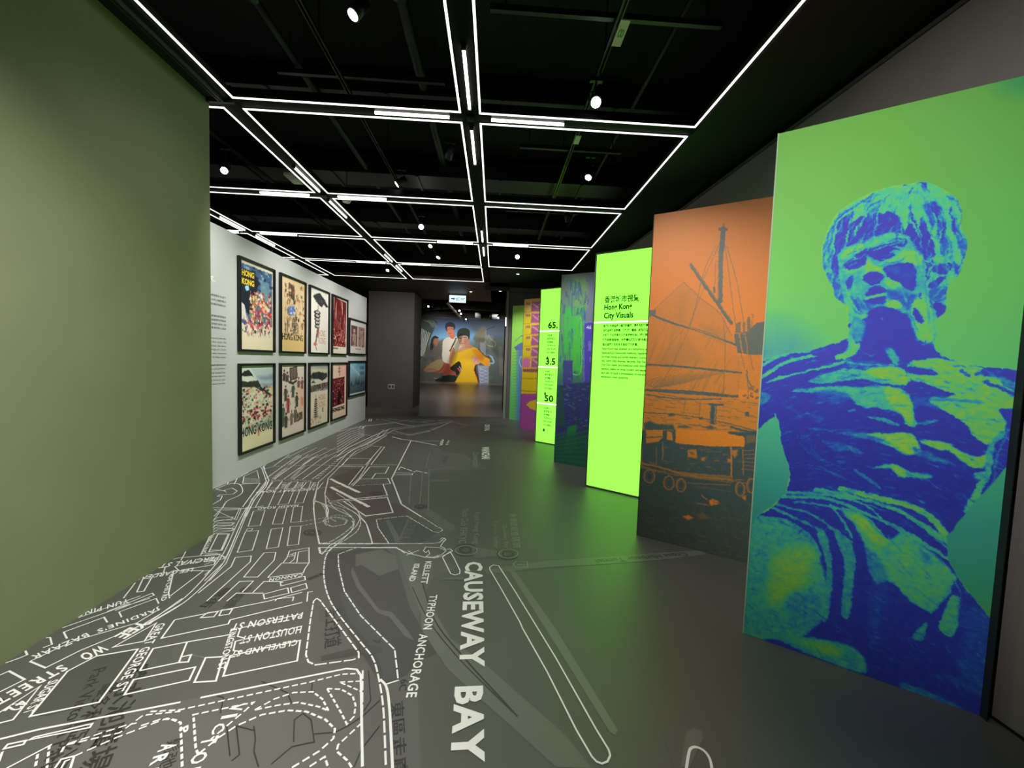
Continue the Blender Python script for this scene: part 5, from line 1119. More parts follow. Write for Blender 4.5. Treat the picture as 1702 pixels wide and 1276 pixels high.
# ---- panel 4 : tram street
def panel_tram():
    e, A, d, n, L_, H, loc = panel_frame(3, 'display_panel', 'tall blue, violet and green panel picturing a street with a tram numbered 46', edge=M_post)
    w_, h_ = 150, 480; c = Canvas(PN[3][0], PN[3][1], .004, H, w_, h_, base=np.array((120, 150, 150))/255)
    yy = np.linspace(0, 1, h_)[:, None]*np.ones((1, w_)); c.a = ramp(yy, [(0, (134, 150, 146)), (.25, (122, 170, 136)), (.45, (96, 196, 116)), (.6, (70, 120, 130)), (.75, (66, 80, 140)), (1, (40, 90, 90))])
    fr = (850, 460, 4.908)
    def P(pts, col, al=1.0, soft=.8): c.fr(*fr); c.poly(pts, np.array(col)/255, al, soft)
    def K(pts, wd, col, al=1.0): c.fr(*fr); c.stroke(pts, wd, np.array(col)/255, al)
    rs = np.random.RandomState(2)
    P([(610, 0), (690, -20), (690, 500), (600, 480)], (134, 140, 176), .9, 4)
    P([(480, 20), (620, 10), (620, 250), (500, 260)], (140, 190, 120), .8, 6)
    P([(420, 250), (600, 240), (570, 780), (430, 790)], (84, 214, 96), .9, 4)
    for k in range(90):
        x = 400+rs.rand()*230; y = rs.rand()*760; K([(x, y), (x+rs.randn()*6, y+20+rs.rand()*90)], 2+rs.rand()*3, [(90, 110, 170), (80, 150, 150), (120, 160, 140), (70, 120, 190)][rs.randint(4)], .75)
    P([(510, 320), (560, 300), (560, 760), (470, 770), (500, 500)], (96, 226, 90), .8, 2); K([(455, 768), (565, 768), (566, 330)], 2.5, (130, 240, 120))
    P([(590, 400), (600, 370), (690, 360), (690, 880), (580, 880)], (96, 84, 214)); K([(590, 880), (592, 400), (606, 372), (690, 362)], 2.5, (130, 150, 220))
    P([(420, 680), (500, 680), (500, 900), (420, 900)], (80, 78, 170), .9); P([(625, 520), (650, 520), (650, 600), (625, 600)], (130, 150, 230), .8); P([(635, 650), (660, 655), (650, 700), (635, 690)], (140, 170, 240), .8)
    P([(380, 880), (690, 850), (690, 1276), (360, 1276)], (62, 66, 130), .9, 3)
    for k in range(120):
        x = 370+rs.rand()*300; y = 800+rs.rand()*420; K([(x, y), (x+5+rs.rand()*22, y+rs.randn()*3)], 1.5+rs.rand()*2, [(90, 90, 180), (50, 100, 110), (110, 130, 200), (60, 140, 110)][rs.randint(4)], .7)
    P([(380, 900), (420, 890), (440, 1200), (370, 1220)], (48, 100, 90), .8, 2); P([(460, 1220), (530, 1200), (520, 1400), (420, 1450)], (40, 150, 70), .9, 2)
    P([(360, 1300), (620, 1250), (620, 1700), (340, 1700)], (40, 100, 80), .8, 8)
    for k in range(8): K([(360, 1290+28*k), (640, 1200+45*k)], 2.5, (56, 130, 90), .6)
    c.warp(1.5, 40, 4); finish_print(c, e)
    u, z = zat(3, 850+612/4.908, 460+428/4.908); ptext(e, loc, d, u, z, '46', h=.055, w=.075, m=M_line, bold=.02)
panel_tram()
# ---- panel 6 : yellow and purple menu wall
def panel_menu():
    e, A, d, n, L_, H, loc = panel_frame(5, 'display_panel', 'tall yellow and purple panel picturing rows of menu cards above a bowl', edge=M_post)
    w_, h_ = 100, 320; c = Canvas(PN[5][0], PN[5][1], .004, H, w_, h_, base=np.array((226, 204, 48))/255); fr = (850, 460, 4.908)
    def P(pts, col, al=1.0, soft=.7): c.fr(*fr); c.poly(pts, np.array(col)/255, al, soft)
    def K(pts, wd, col, al=1.0): c.fr(*fr); c.stroke(pts, wd, np.array(col)/255, al)
    P([(60, 150), (260, 150), (260, 300), (60, 300)], (226, 196, 110), .8, 5)
    rows = [(205, 280), (300, 372), (392, 465), (480, 555), (575, 645), (660, 735)]
    for a, b in rows:
        P([(165, a), (240, a-4), (238, b), (158, b+2)], (168, 92, 146)); P([(118, a+5), (156, a+4), (154, a+25), (116, a+26)], (176, 120, 110), .9)
        for k in range(6): P([(170+10*k, a+8+(k*7) % 30), (182+10*k, a+8+(k*7) % 30), (180+10*k, a+22+(k*7) % 30), (168+10*k, a+22+(k*7) % 30)], (214, 170, 160), .8)
        K([(100, b+8), (245, b+6)], 1.4, (200, 150, 70), .9)
    P([(95, 660), (150, 660), (150, 735), (90, 738)], (214, 120, 170)); P([(92, 750), (215, 745), (214, 780), (90, 775)], (170, 110, 90), .8)
    for k in range(8): P([(96+15*k, 752), (106+15*k, 752), (105+15*k, 772), (96+15*k, 772)], (120, 60, 110), .8)
    P([(85, 790), (250, 780), (250, 945), (80, 940)], (226, 200, 30)); K([(85, 825), (250, 830)], 2, (180, 140, 40)); K([(85, 925), (250, 938)], 2, (180, 140, 40))
    P([(70, 950), (250, 950), (250, 1400), (60, 1400)], (170, 78, 160)); P([(118, 1040), (150, 1010), (205, 1000), (205, 1090), (150, 1070)], (222, 196, 40))
    c.warp(.8, 30, 4); finish_print(c, e)
panel_menu()
# ---- panel 7 : green shopfront print
def panel_far():
    e, A, d, n, L_, H, loc = panel_frame(6, 'display_panel', 'farthest panel, lime green print of a blue pavilion with a bicycle wheel', edge=M_post)
    w_, h_ = 90, 300; c = Canvas(PN[6][0], PN[6][1], .004, H, w_, h_, base=np.array((150, 215, 90))/255); fr = (850, 460, 4.908)
    yy = np.linspace(0, 1, h_)[:, None]*np.ones((1, w_)); c.a = ramp(yy, [(0, (160, 222, 92)), (.4, (140, 214, 90)), (.7, (110, 200, 110)), (1, (100, 190, 110))])
    def P(pts, col, al=1.0, soft=.7): c.fr(*fr); c.poly(pts, np.array(col)/255, al, soft)
    def K(pts, wd, col, al=1.0): c.fr(*fr); c.stroke(pts, wd, np.array(col)/255, al)
    P([(20, 575), (60, 545), (100, 530), (160, 530), (160, 600), (40, 600)], (90, 100, 180), .9); P([(40, 600), (200, 590), (200, 1180), (30, 1180)], (96, 150, 170), .8, 2); P([(60, 600), (100, 600), (90, 1180), (50, 1180)], (90, 110, 200), .7, 2)
    for k in range(24): K([(15, 620+24*k), (70, 612+24*k)], 1.1, (70, 150, 90), .8)
    K([(35, 520), (90, 480), (95, 560)], 1.6, (60, 120, 110)); c.fr(*fr); c.ell(88, 690, 24, 42, np.array((190, 220, 190))/255, ring=1.6)
    c.warp(.8, 30, 4); finish_print(c, e)
panel_far()

# ================================================================== far mural
def mural():
    e = empty('mural', (0, 26.0, 0)); tag(e, 'wide wall mural of a man in a yellow tracksuit before harbour and city views', 'mural')
    A, B = (-5.6, 26.0), (1.6, 26.0)
    w_, h_ = 420, 300; c = Canvas(A, B, .0, 4.15, w_, h_, base=np.array((90, 110, 120))/255); fr = (700, 520, 9.814)
    def P(pts, col, al=1.0, soft=.8, sm=True): c.fr(*fr); c.poly(pts, np.array(col)/255, al, soft, sm)
    def K(pts, wd, col, al=1.0): c.fr(*fr); c.stroke(pts, wd, np.array(col)/255, al)
    yy = np.linspace(0, 1, h_)[:, None]*np.ones((1, w_)); c.a = ramp(yy, [(0, (70, 84, 112)), (.12, (84, 120, 160)), (.3, (120, 180, 220)), (.42, (110, 130, 130)), (.6, (96, 108, 100)), (1, (74, 80, 72))])
    P([(820, 120), (1400, 150), (1400, 420), (900, 330)], (84, 94, 110), .8, 10)
    P([(950, 400), (1400, 390), (1400, 1200), (950, 1200)], (96, 108, 102), .9, 8, False)
    P([(40, 580), (380, 420), (560, 480), (560, 1180), (40, 1180)], (96, 92, 84), .9, 6, False)
    P([(-60, 60), (240, 120), (220, 230), (130, 460), (40, 700), (-60, 700)], (70, 78, 74), 1, 2)
    for k in range(8): K([(-40+26*k, 230+14*k), (-60+22*k, 480), (-90+18*k, 700)], 3.0, (196, 204, 196))
    for k in range(6): K([(40+30*k, 120), (130+22*k, 160+6*k), (180+18*k, 230)], 2, (140, 148, 140))
    P([(200, 390), (230, 370), (270, 400), (280, 470), (240, 540), (205, 470)], (176, 110, 84)); P([(160, 440), (210, 370), (270, 385), (280, 410), (200, 430), (200, 560), (150, 600)], (40, 38, 36))
    rs = np.random.RandomState(8)
    for k in range(60):
        x = rs.rand()*1300; y = 420+rs.rand()*700; P([(x, y), (x+50, y+10), (x+40, y+70), (x-10, y+50)], [(120, 120, 100), (80, 92, 84), (130, 116, 96), (70, 78, 84)][rs.randint(4)], .45, 5)
    P([(960, 400), (1060, 250), (1050, 700), (960, 700)], (176, 180, 186), .9, 2, False); P([(850, 400), (960, 250), (1050, 240), (1040, 450), (960, 480), (880, 460)], (120, 116, 92), .9, 3)
    K([(1060, 270), (1120, 250), (1200, 220)], 3, (60, 60, 90)); K([(1070, 430), (1100, 360), (1130, 420), (1210, 480), (1190, 540), (1080, 520), (1060, 430)], 5, (146, 140, 110)); K([(1100, 500), (1180, 530)], 7, (104, 104, 82))
    P([(60, 900), (240, 770), (380, 760), (480, 840), (420, 920), (100, 960)], (160, 140, 96), .9, 3)
    K([(60, 920), (200, 920), (290, 960), (380, 900)], 9, (176, 100, 70)); K([(80, 930), (240, 930)], 5, (130, 120, 120))
    # seated figure
    P([(350, 640), (400, 585), (460, 610), (470, 680), (440, 760), (380, 760)], (150, 74, 52)); P([(355, 650), (400, 580), (460, 600), (450, 640), (380, 640)], (60, 34, 28))
    P([(350, 860), (400, 760), (470, 770), (560, 900), (560, 1040), (370, 1030)], (168, 84, 62)); P([(340, 1030), (560, 1020), (570, 1140), (350, 1150)], (34, 44, 38)); K([(380, 850), (320, 930), (260, 960)], 9, (150, 74, 54))
    K([(210, 1060), (330, 1070)], 4, (150, 150, 140)); P([(240, 1080), (330, 1060), (360, 1140), (240, 1150)], (36, 40, 38), .9)
    # man in white shirt
    P([(345, 600), (350, 470), (380, 420), (460, 390), (560, 380), (600, 430), (680, 560), (560, 640), (500, 800), (420, 820), (345, 760)], (214, 208, 190)); P([(420, 330), (440, 300), (530, 290), (550, 380), (520, 420), (470, 400)], (196, 116, 90)); P([(405, 260), (430, 200), (520, 200), (545, 260), (520, 350), (460, 370), (420, 320)], (206, 126, 100))
    P([(390, 220), (410, 170), (480, 145), (540, 180), (555, 240), (530, 280), (520, 230), (430, 230), (420, 300)], (38, 34, 48)); K([(440, 265), (460, 262)], 2.2, (70, 40, 40)); K([(490, 262), (512, 260)], 2.2, (70, 40, 40)); K([(460, 330), (490, 332)], 2.4, (150, 70, 60)); K([(570, 410), (500, 560), (470, 620)], 5, (64, 44, 34))
    # man in yellow
    P([(460, 820), (465, 690), (500, 560), (540, 580), (550, 690), (520, 760), (540, 880), (480, 880)], (208, 140, 100))
    Y = (238, 190, 40)
    P([(555, 640), (600, 590), (700, 560), (850, 550), (930, 590), (1000, 660), (1110, 760), (1125, 860), (1040, 860), (960, 800), (880, 850), (890, 980), (960, 1180), (520, 1180), (620, 1000), (660, 920), (640, 800), (600, 790), (540, 860), (480, 880), (510, 760)], Y, 1, .8, False)
    P([(830, 600), (930, 600), (1020, 700), (1110, 770), (1118, 855), (1040, 850), (930, 760)], (244, 150, 36), .8, 3); P([(540, 1130), (960, 1120), (975, 1190), (510, 1190)], (206, 150, 30), .7, 4)
    P([(470, 900), (600, 790), (640, 820), (650, 900), (580, 1020), (560, 960)], (34, 40, 26)); K([(600, 900), (640, 960)], 5, (210, 90, 80)); K([(620, 870), (650, 930)], 3, (230, 210, 200))
    K([(905, 820), (875, 930), (960, 1170)], 6, (46, 30, 22)); K([(885, 830), (860, 930), (910, 1060), (930, 1170)], 2.6, (230, 110, 60)); K([(930, 590), (1000, 660), (1060, 720)], 3, (60, 50, 24))
    P([(600, 640), (680, 520), (740, 500), (790, 560), (850, 555), (720, 600)], (206, 150, 120), .9); P([(660, 500), (780, 430), (790, 500), (850, 550), (760, 575), (690, 550)], (196, 136, 108))
    P([(592, 370), (620, 340), (740, 340), (780, 400), (760, 480), (700, 545), (640, 530), (605, 450)], (206, 160, 130)); P([(585, 370), (590, 300), (640, 255), (720, 245), (785, 285), (795, 370), (770, 440), (755, 380), (680, 365), (620, 385), (605, 420)], (34, 42, 32))
    K([(615, 405), (650, 415)], 3, (50, 34, 28)); K([(690, 400), (735, 398)], 3, (50, 34, 28)); K([(655, 430), (645, 465), (665, 470)], 2, (150, 100, 80)); K([(645, 500), (690, 496)], 2.6, (150, 70, 60)); P([(700, 420), (770, 430), (740, 500), (700, 520)], (170, 112, 90), .6, 3)
    P([(820, 720), (870, 700), (960, 770), (950, 820), (900, 840), (850, 820)], (226, 160, 130)); 
    for k in range(4): K([(830+8*k, 740+24*k), (890+6*k, 750+22*k)], 4, (236, 176, 146))
    K([(900, 730), (860, 800)], 1.6, (170, 100, 80), .7)
    # small figure and tower at the right
    P([(920, 850), (1100, 860), (1100, 1170), (950, 1170)], (170, 176, 200), .9, 2, False)
    for k in range(5): K([(950, 900+55*k), (1090, 960+55*k)], 1.8, (220, 224, 236)); K([(1090, 900+55*k), (950, 960+55*k)], 1.8, (110, 130, 190))
    K([(1090, 690), (1150, 720), (1180, 810), (1110, 820)], 6, (160, 190, 210)); P([(1075, 700), (1110, 690), (1115, 730), (1080, 735)], (110, 60, 50)); K([(1120, 1000), (1240, 950)], 4, (90, 110, 90)); K([(1290, 560), (1300, 1000)], 14, (150, 130, 120), .5)
    c.warp(1.0, 50, 3)
    finish_print(c, e)
    mb = MB(); mb.box(A[0]-.03, A[0], -.02, .02, 0, 4.17).box(B[0], B[0]+.03, -.02, .02, 0, 4.17).box(A[0]-.03, B[0]+.03, -.02, .02, 4.15, 4.19); mb.build('border_strip', M_lamp, e)
mural()
# ================================================================== framed posters on the white partition
PX = -3.018
def poster(idx, y0, y1, z0, z1, label, paint, base=(232, 222, 204), res=(88, 150)):
    e = empty('framed_poster', (PX, (y0+y1)/2, z0)); tag(e, label, 'framed poster')
    hy = (y1-y0)/2; H = z1-z0; f = .028; D_ = .034
    mb = MB(); mb.box(0, D_, -hy, -hy+f, 0, H).box(0, D_, hy-f, hy, 0, H).box(0, D_, -hy+f, hy-f, 0, f).box(0, D_, -hy+f, hy-f, H-f, H); mb.build('frame', M_pf, e)
    MB().box(.0, .006, -hy+f*.5, hy-f*.5, f*.5, H-f*.5).build('backing', M_pf, e)
    c = Canvas((PX+.010, y0+f), (PX+.010, y1-f), z0+f, z1-f, res[0], res[1], base=np.array(base)/255); c.UV()
    paint(c, e)
    o = c.build('print', M_print, None); o.parent = e; o.matrix_parent_inverse = Matrix.Translation(-e.location)
def col(*a): return np.array(a)/255
def plabel(e, s, y0, y1, z0, z1, u, v, wd, h, m, bold=.02):
    # u,v from the lower left of the print, metres
    o = text_on(s, (PX+.0115, y0+u, z0+v), (0, 1, 0), (0, 0, 1), width=wd, height=h, mt=m, parent=None, bold=bold)
    o.parent = e; o.matrix_parent_inverse = Matrix.Translation(-e.location)
M_pyel = mat('poster_yellow', (250, 214, 50), .5, .3); M_pblk = mat('poster_black', (24, 22, 22), .5, .3); M_pred = mat('poster_red', (206, 96, 80), .5, .3); M_pblu = mat('poster_blue', (40, 70, 110), .5, .3)
def dabs(c, rs, n, x0, x1, y0, y1, cols, w=(.01, .05), h=(.01, .05), al=.95, tilt=0):
    for k in range(n):
        x = x0+rs.rand()*(x1-x0); y = y0+rs.rand()*(y1-y0); a = w[0]+rs.rand()*(w[1]-w[0]); b = h[0]+rs.rand()*(h[1]-h[0])
        c.poly([(x, y), (x+a, y+rs.randn()*.004+tilt*a), (x+a*.9, y+b), (x+rs.randn()*.006, y+b*.9)], col(*cols[rs.randint(len(cols))]), al, .5)
ROWU, ROWL = (1.505, 2.617), (.265, 1.362)
YS = [(4.783, 5.535), (5.672, 6.42), (6.544, 7.31), (7.43, 8.20), (8.30, 9.39)]
def p1(c, e):
    rs = np.random.RandomState(1); y0, y1 = YS[0]
    c.poly([(.04, .04), (.96, .04), (.96, .7), (.04, .7)], col(70, 100, 140)); dabs(c, rs, 90, .05, .9, .04, .45, [(60, 90, 140), (110, 160, 190), (30, 40, 60), (150, 180, 190), (30, 60, 80)], (.02, .12), (.01, .04))
    c.poly([(.05, .1), (.44, .08), (.48, .28), (.4, .62), (.05, .55)], col(24, 36, 48)); c.ell(.2, .3, .06, .03, col(170, 210, 240)); c.poly([(.04, .46), (.14, .5), (.2, .66), (.04, .66)], col(220, 220, 215))
    c.poly([(.6, .18), (.86, .16), (.9, .5), (.6, .48)], col(120, 160, 170), .8); c.poly([(.46, .12), (.56, .2), (.44, .34)], col(30, 30, 36))
    dabs(c, rs, 230, .26, .9, .3, .72, [(226, 90, 90), (236, 140, 120), (240, 180, 150), (200, 50, 60), (230, 210, 130), (250, 230, 210), (150, 40, 50), (120, 150, 110)], (.015, .08), (.01, .05))
    dabs(c, rs, 90, .1, .92, .6, .78, [(200, 60, 90), (230, 120, 110), (60, 40, 40), (240, 200, 170), (70, 70, 130), (236, 224, 204)], (.01, .06), (.02, .05)); dabs(c, rs, 70, .05, .95, .74, .83, [(50, 40, 36), (180, 90, 70), (232, 222, 200), (90, 60, 60)], (.008, .02), (.02, .05))
    c.poly([(0, .83), (1, .83), (1, 1), (0, 1)], col(236, 222, 190), 1, 3); c.warp(1.0, 20, 2)
    plabel(e, 'HONG', y0, y1, *ROWU, .07, .90, .24, .075, M_pyel, .04); plabel(e, 'KONG', y0, y1, *ROWU, .07, .80, .24, .075, M_pyel, .04)
def p2(c, e):
    rs = np.random.RandomState(2); y0, y1 = YS[1]; c.a[:] = col(236, 208, 164)
    c.poly([(0, .8), (1, .8), (1, 1), (0, 1)], col(236, 200, 130), .8, 5); c.poly([(.3, .06), (.55, .08), (.55, .3), (.3, .24)], col(96, 80, 66)); 
    dabs(c, rs, 140, .12, .95, .04, .62, [(226, 170, 120), (120, 100, 80), (236, 190, 140), (210, 140, 90), (80, 60, 50), (240, 220, 190), (170, 160, 130)], (.01, .07), (.01, .08))
    c.poly([(.32, .38), (.55, .36), (.52, .5), (.3, .48)], col(120, 150, 220)); dabs(c, rs, 8, .3, .5, .38, .48, [(240, 240, 250), (90, 110, 200)], (.03, .08), (.01, .03))
    for k in range(12): c.stroke([(.42+.1*rs.rand(), .53+.02*k), (.62+.05*rs.rand(), .51+.02*k)], 1.4, col(60, 50, 44))
    for x in (.18, .25, .55, .7): c.stroke([(x, .62), (x, .74)], 2.5, col(70, 64, 54)); 
    dabs(c, rs, 30, .1, .9, .6, .76, [(200, 110, 80), (80, 70, 60), (230, 170, 120)], (.01, .04), (.02, .04)); c.warp(1.0, 20, 3)
    plabel(e, 'HONG KONG', y0, y1, *ROWU, .07, .19, .60, .095, M_pblk, .02)
def p3(c, e):
    rs = np.random.RandomState(3); y0, y1 = YS[2]; c.a[:] = col(236, 230, 220)
    c.poly([(.15, .12), (.3, .08), (.5, .04), (.72, .1), (.98, .22), (.86, .24), (.72, .2), (.62, .26), (.4, .22), (.25, .16)], col(52, 56, 54)); dabs(c, rs, 50, .2, .8, .08, .2, [(90, 96, 90), (30, 34, 34)], (.01, .05), (.005, .02)); c.stroke([(.42, .24), (.42, .3), (.36, .32)], 2, col(60, 60, 56))
    for k in range(5): c.ell(.38, .36+.055*k, .17-.01*k, .034, col(40, 38, 36)); c.ell(.40, .355+.055*k, .10, .018, col(196, 190, 180))
    c.stroke([(.4, .62), (.36, .72), (.3, .84)], 5, col(120, 70, 64)); c.stroke([(.45, .6), (.42, .75)], 4, col(160, 90, 80)); c.ell(.28, .86, .09, .03, col(216, 120, 100)); c.stroke([(.3, .88), (.36, .95)], 3, col(190, 90, 80)); c.warp(1.2, 20, 4)
    plabel(e, 'HONG', y0, y1, *ROWU, .36, .31, .26, .11, M_pred, -.01); plabel(e, 'KONG', y0, y1, *ROWU, .36, .18, .26, .11, M_pred, -.01)
def p4(c, e):
    rs = np.random.RandomState(4); c.a[:] = col(236, 226, 210); c.poly([(.0, .0), (.95, .04), (.93, .87), (.0, .87)], col(110, 26, 34)); c.poly([(.2, .0), (.8, .0), (.6, .04)], col(236, 226, 210))
    for k in range(120): x = rs.rand()*.9; y = rs.rand()*.7; c.stroke([(x, y), (x+rs.randn()*.02, y+.05+rs.rand()*.18)], 1+rs.rand()*2.5, col(*[(170, 50, 56), (60, 16, 26), (200, 110, 100), (230, 180, 150), (40, 12, 20)][rs.randint(5)]), .85)
    dabs(c, rs, 90, .05, .92, .55, .86, [(236, 190, 160), (180, 60, 60), (240, 220, 190), (70, 30, 30), (220, 120, 90)], (.01, .05), (.01, .05)); c.poly([(.0, .895), (.4, .895), (.4, .915), (.0, .915)], col(60, 50, 46), .8)
def p5_(c, e):
    rs = np.random.RandomState(5); c.a[:] = col(226, 220, 214)
    for x0, x1, b in ((.1, .46, (96, 72, 70)), (.52, .92, (170, 130, 116))):
        c.poly([(x0, .16), (x1, .16), (x1, .78), (x0, .78)], col(*b)); m_ = (x0+x1)/2
        c.ell(m_, .3, .06, .07, col(210, 170, 150)); c.poly([(m_-.1, .78), (m_-.09, .42), (m_, .37), (m_+.1, .44), (m_+.11, .78)], col(200, 160, 146), .9); dabs(c, rs, 40, x0, x1-.05, .3, .74, [(60, 50, 54), (210, 180, 170), (140, 90, 80)], (.01, .05), (.02, .08), .6)
        c.poly([(m_-.06, .27), (m_, .21), (m_+.06, .27), (m_, .25)], col(40, 34, 34))
    c.stroke([(.35, .86), (.7, .86)], 1.5, col(90, 90, 90))
def q1(c, e):
    rs = np.random.RandomState(11); y0, y1 = YS[0]; c.a[:] = col(226, 228, 216)
    c.poly([(.3, .03), (1, .03), (1, .35), (.6, .3)], col(190, 204, 206), 1, 4); c.poly([(.5, .14), (1, .12), (1, .2), (.6, .18)], col(110, 140, 160), .7, 4); c.poly([(.6, .22), (1, .24), (1, .28), (.7, .27)], col(120, 126, 160), .7, 3); c.poly([(.7, .28), (1, .26), (1, .4), (.8, .36)], col(226, 220, 160), .8, 4)
    c.poly([(0, .12), (.12, .06), (.25, .05), (.38, .13), (.2, .12)], col(40, 42, 42)); c.poly([(0, .17), (.2, .19), (.5, .18), (.56, .23), (.7, .3), (.98, .39), (.8, .42), (.5, .28), (.2, .26), (.0, .24)], col(56, 56, 50))
    c.poly([(0, .24), (.4, .26), (.7, .34), (.98, .42), (.98, .8), (0, .82)], col(222, 218, 190))
    dabs(c, rs, 260, .02, .93, .26, .78, [(226, 110, 110), (40, 44, 44), (236, 232, 214), (200, 60, 66), (60, 84, 70), (210, 200, 140), (240, 150, 150), (30, 30, 36), (170, 190, 170)], (.01, .09), (.008, .035)); dabs(c, rs, 50, .2, .9, .5, .64, [(150, 30, 50), (240, 200, 190), (60, 26, 36), (220, 80, 80)], (.03, .1), (.01, .03))
    c.poly([(0, .74), (.5, .7), (1, .64), (1, .8), (0, .82)], col(130, 156, 136), .6, 5); c.poly([(0, .8), (1, .8), (1, 1), (0, 1)], col(240, 226, 188), 1, 2); c.warp(1.2, 18, 6)
    plabel(e, 'HONG', y0, y1, *ROWL, .035, .20, .31, .115, M_pblk, .01); plabel(e, 'KONG', y0, y1, *ROWL, .395, .20, .31, .115, M_pblk, .01)
    c.poly([(.49, .76), (.56, .76), (.56, .87), (.50, .87)], col(226, 130, 110), .7)
def q2(c, e):
    rs = np.random.RandomState(12); c.a[:] = col(234, 216, 204); c.poly([(.6, .3), (1, .3), (1, .75), (.7, .7)], col(240, 190, 160), .6, 8)
    c.poly([(.36, .05), (.66, .03), (.68, .19), (.38, .22)], col(140, 118, 104)); c.stroke([(.36, .05), (.66, .03), (.68, .19), (.38, .22), (.36, .05)], 2.5, col(60, 52, 46), sm=False)
    for k in range(5): c.stroke([(.42+.05*k, .06), (.42+.05*k, .2)], 1, col(70, 60, 52))
    c.stroke([(.34, .24), (.5, .26), (.64, .23)], 5, col(70, 60, 54))
    for x, y, h, cc in ((.14, .08, .14, (70, 60, 58)), (.26, .11, .13, (80, 60, 60)), (.2, .3, .2, (70, 64, 60)), (.5, .27, .2, (60, 80, 66)), (.74, .2, .14, (110, 90, 84)), (.9, .2, .16, (130, 70, 76)), (.3, .44, .24, (160, 60, 60)), (.66, .42, .2, (60, 60, 60)), (.1, .55, .3, (70, 90, 74)), (.22, .68, .2, (60, 50, 46)), (.44, .66, .2, (120, 104, 92)), (.6, .62, .22, (100, 84, 70))):
        c.ell(x, y, .03, .018, col(*cc)); c.poly([(x-.05, y+.03), (x+.05, y+.03), (x+.055, y+h), (x-.06, y+h)], col(*cc), .9); c.stroke([(x-.05, y+.05), (x-.09, y+h*.6)], 1.6, col(*cc)); c.stroke([(x+.05, y+.05), (x+.09, y+h*.5)], 1.6, col(*cc))
    c.poly([(.66, .72), (.92, .7), (.92, .82), (.66, .84)], col(100, 80, 66)); dabs(c, rs, 40, .66, .86, .7, .82, [(60, 46, 40), (170, 140, 110)], (.01, .05), (.01, .03)); c.poly([(.84, .48), (.96, .5), (.94, .62), (.85, .6)], col(230, 110, 90), .7, 2); c.warp(1.5, 20, 7)
def q3(c, e):
    rs = np.random.RandomState(13); y0, y1 = YS[2]; c.a[:] = col(232, 216, 196)
    c.poly([(0, 0), (1, 0), (1, .44), (0, .44)], col(150, 156, 158)); c.poly([(0, .05), (1, .08), (1, .16), (0, .14)], col(216, 206, 170), .9, 4); c.poly([(0, .25), (1, .22), (1, .34), (0, .34)], col(216, 206, 190), 1, 2)
    c.poly([(0, .2), (.2, .13), (.5, .12), (.95, .17), (.95, .22), (.7, .28), (.45, .24), (.1, .22)], col(46, 52, 54)); dabs(c, rs, 40, .1, .9, .13, .22, [(70, 78, 76), (30, 34, 36)], (.02, .08), (.01, .02)); c.poly([(.08, .29), (.2, .26), (.32, .3)], col(70, 66, 60))
    c.poly([(0, .34), (1, .31), (1, .4), (0, .44)], col(90, 78, 70)); dabs(c, rs, 90, 0, .95, .32, .42, [(50, 44, 40), (150, 136, 120), (190, 176, 160), (70, 60, 56)], (.01, .05), (.01, .03))
    for k in range(9): c.poly([(.27-.01*k, .56+.035*k), (.40+.01*k, .56+.035*k), (.38, .585+.035*k), (.29, .585+.035*k)], col(70, 56, 50))
    c.stroke([(.335, .5), (.335, .57)], 1.5, col(80, 60, 56)); dabs(c, rs, 60, .05, .6, .84, .96, [(190, 110, 90), (150, 100, 84), (226, 190, 170)], (.02, .07), (.01, .03), .7); c.poly([(.68, .74), (.73, .72), (.74, .8), (.7, .82)], col(110, 60, 46)); c.warp(1.0, 20, 8)
    plabel(e, 'HONG', y0, y1, *ROWL, .38, .44, .26, .10, M_pred, -.01); plabel(e, 'KONG', y0, y1, *ROWL, .38, .32, .26, .10, M_pred, -.01)
def q4(c, e):
    rs = np.random.RandomState(14); y0, y1 = YS[3]; c.a[:] = col(236, 206, 186); c.poly([(.5, 0), (1, 0), (1, .25), (.5, .25)], col(236, 180, 170), .8, 4)
    c.stroke([(.48, .04), (.5, .1), (.46, .14), (.52, .18), (.5, .22)], 3, col(150, 60, 60)); c.stroke([(.42, .09), (.56, .08)], 2, col(150, 60, 60)); c.stroke([(.42, .15), (.58, .14)], 2, col(150, 60, 60))
    c.poly([(.08, .27), (.88, .25), (.88, .76), (.08, .78)], col(96, 20, 34)); dabs(c, rs, 220, .08, .84, .27, .74, [(60, 14, 24), (150, 40, 50), (200, 120, 110), (230, 190, 170), (40, 10, 18), (170, 60, 60)], (.01, .05), (.01, .03)); c.poly([(.4, .55), (.5, .5), (.6, .56), (.62, .76), (.38, .76)], col(30, 8, 16), .9)
    plabel(e, 'HONGKONG', y0, y1, *ROWL, .08, .15, .58, .085, M_pblk, .05)
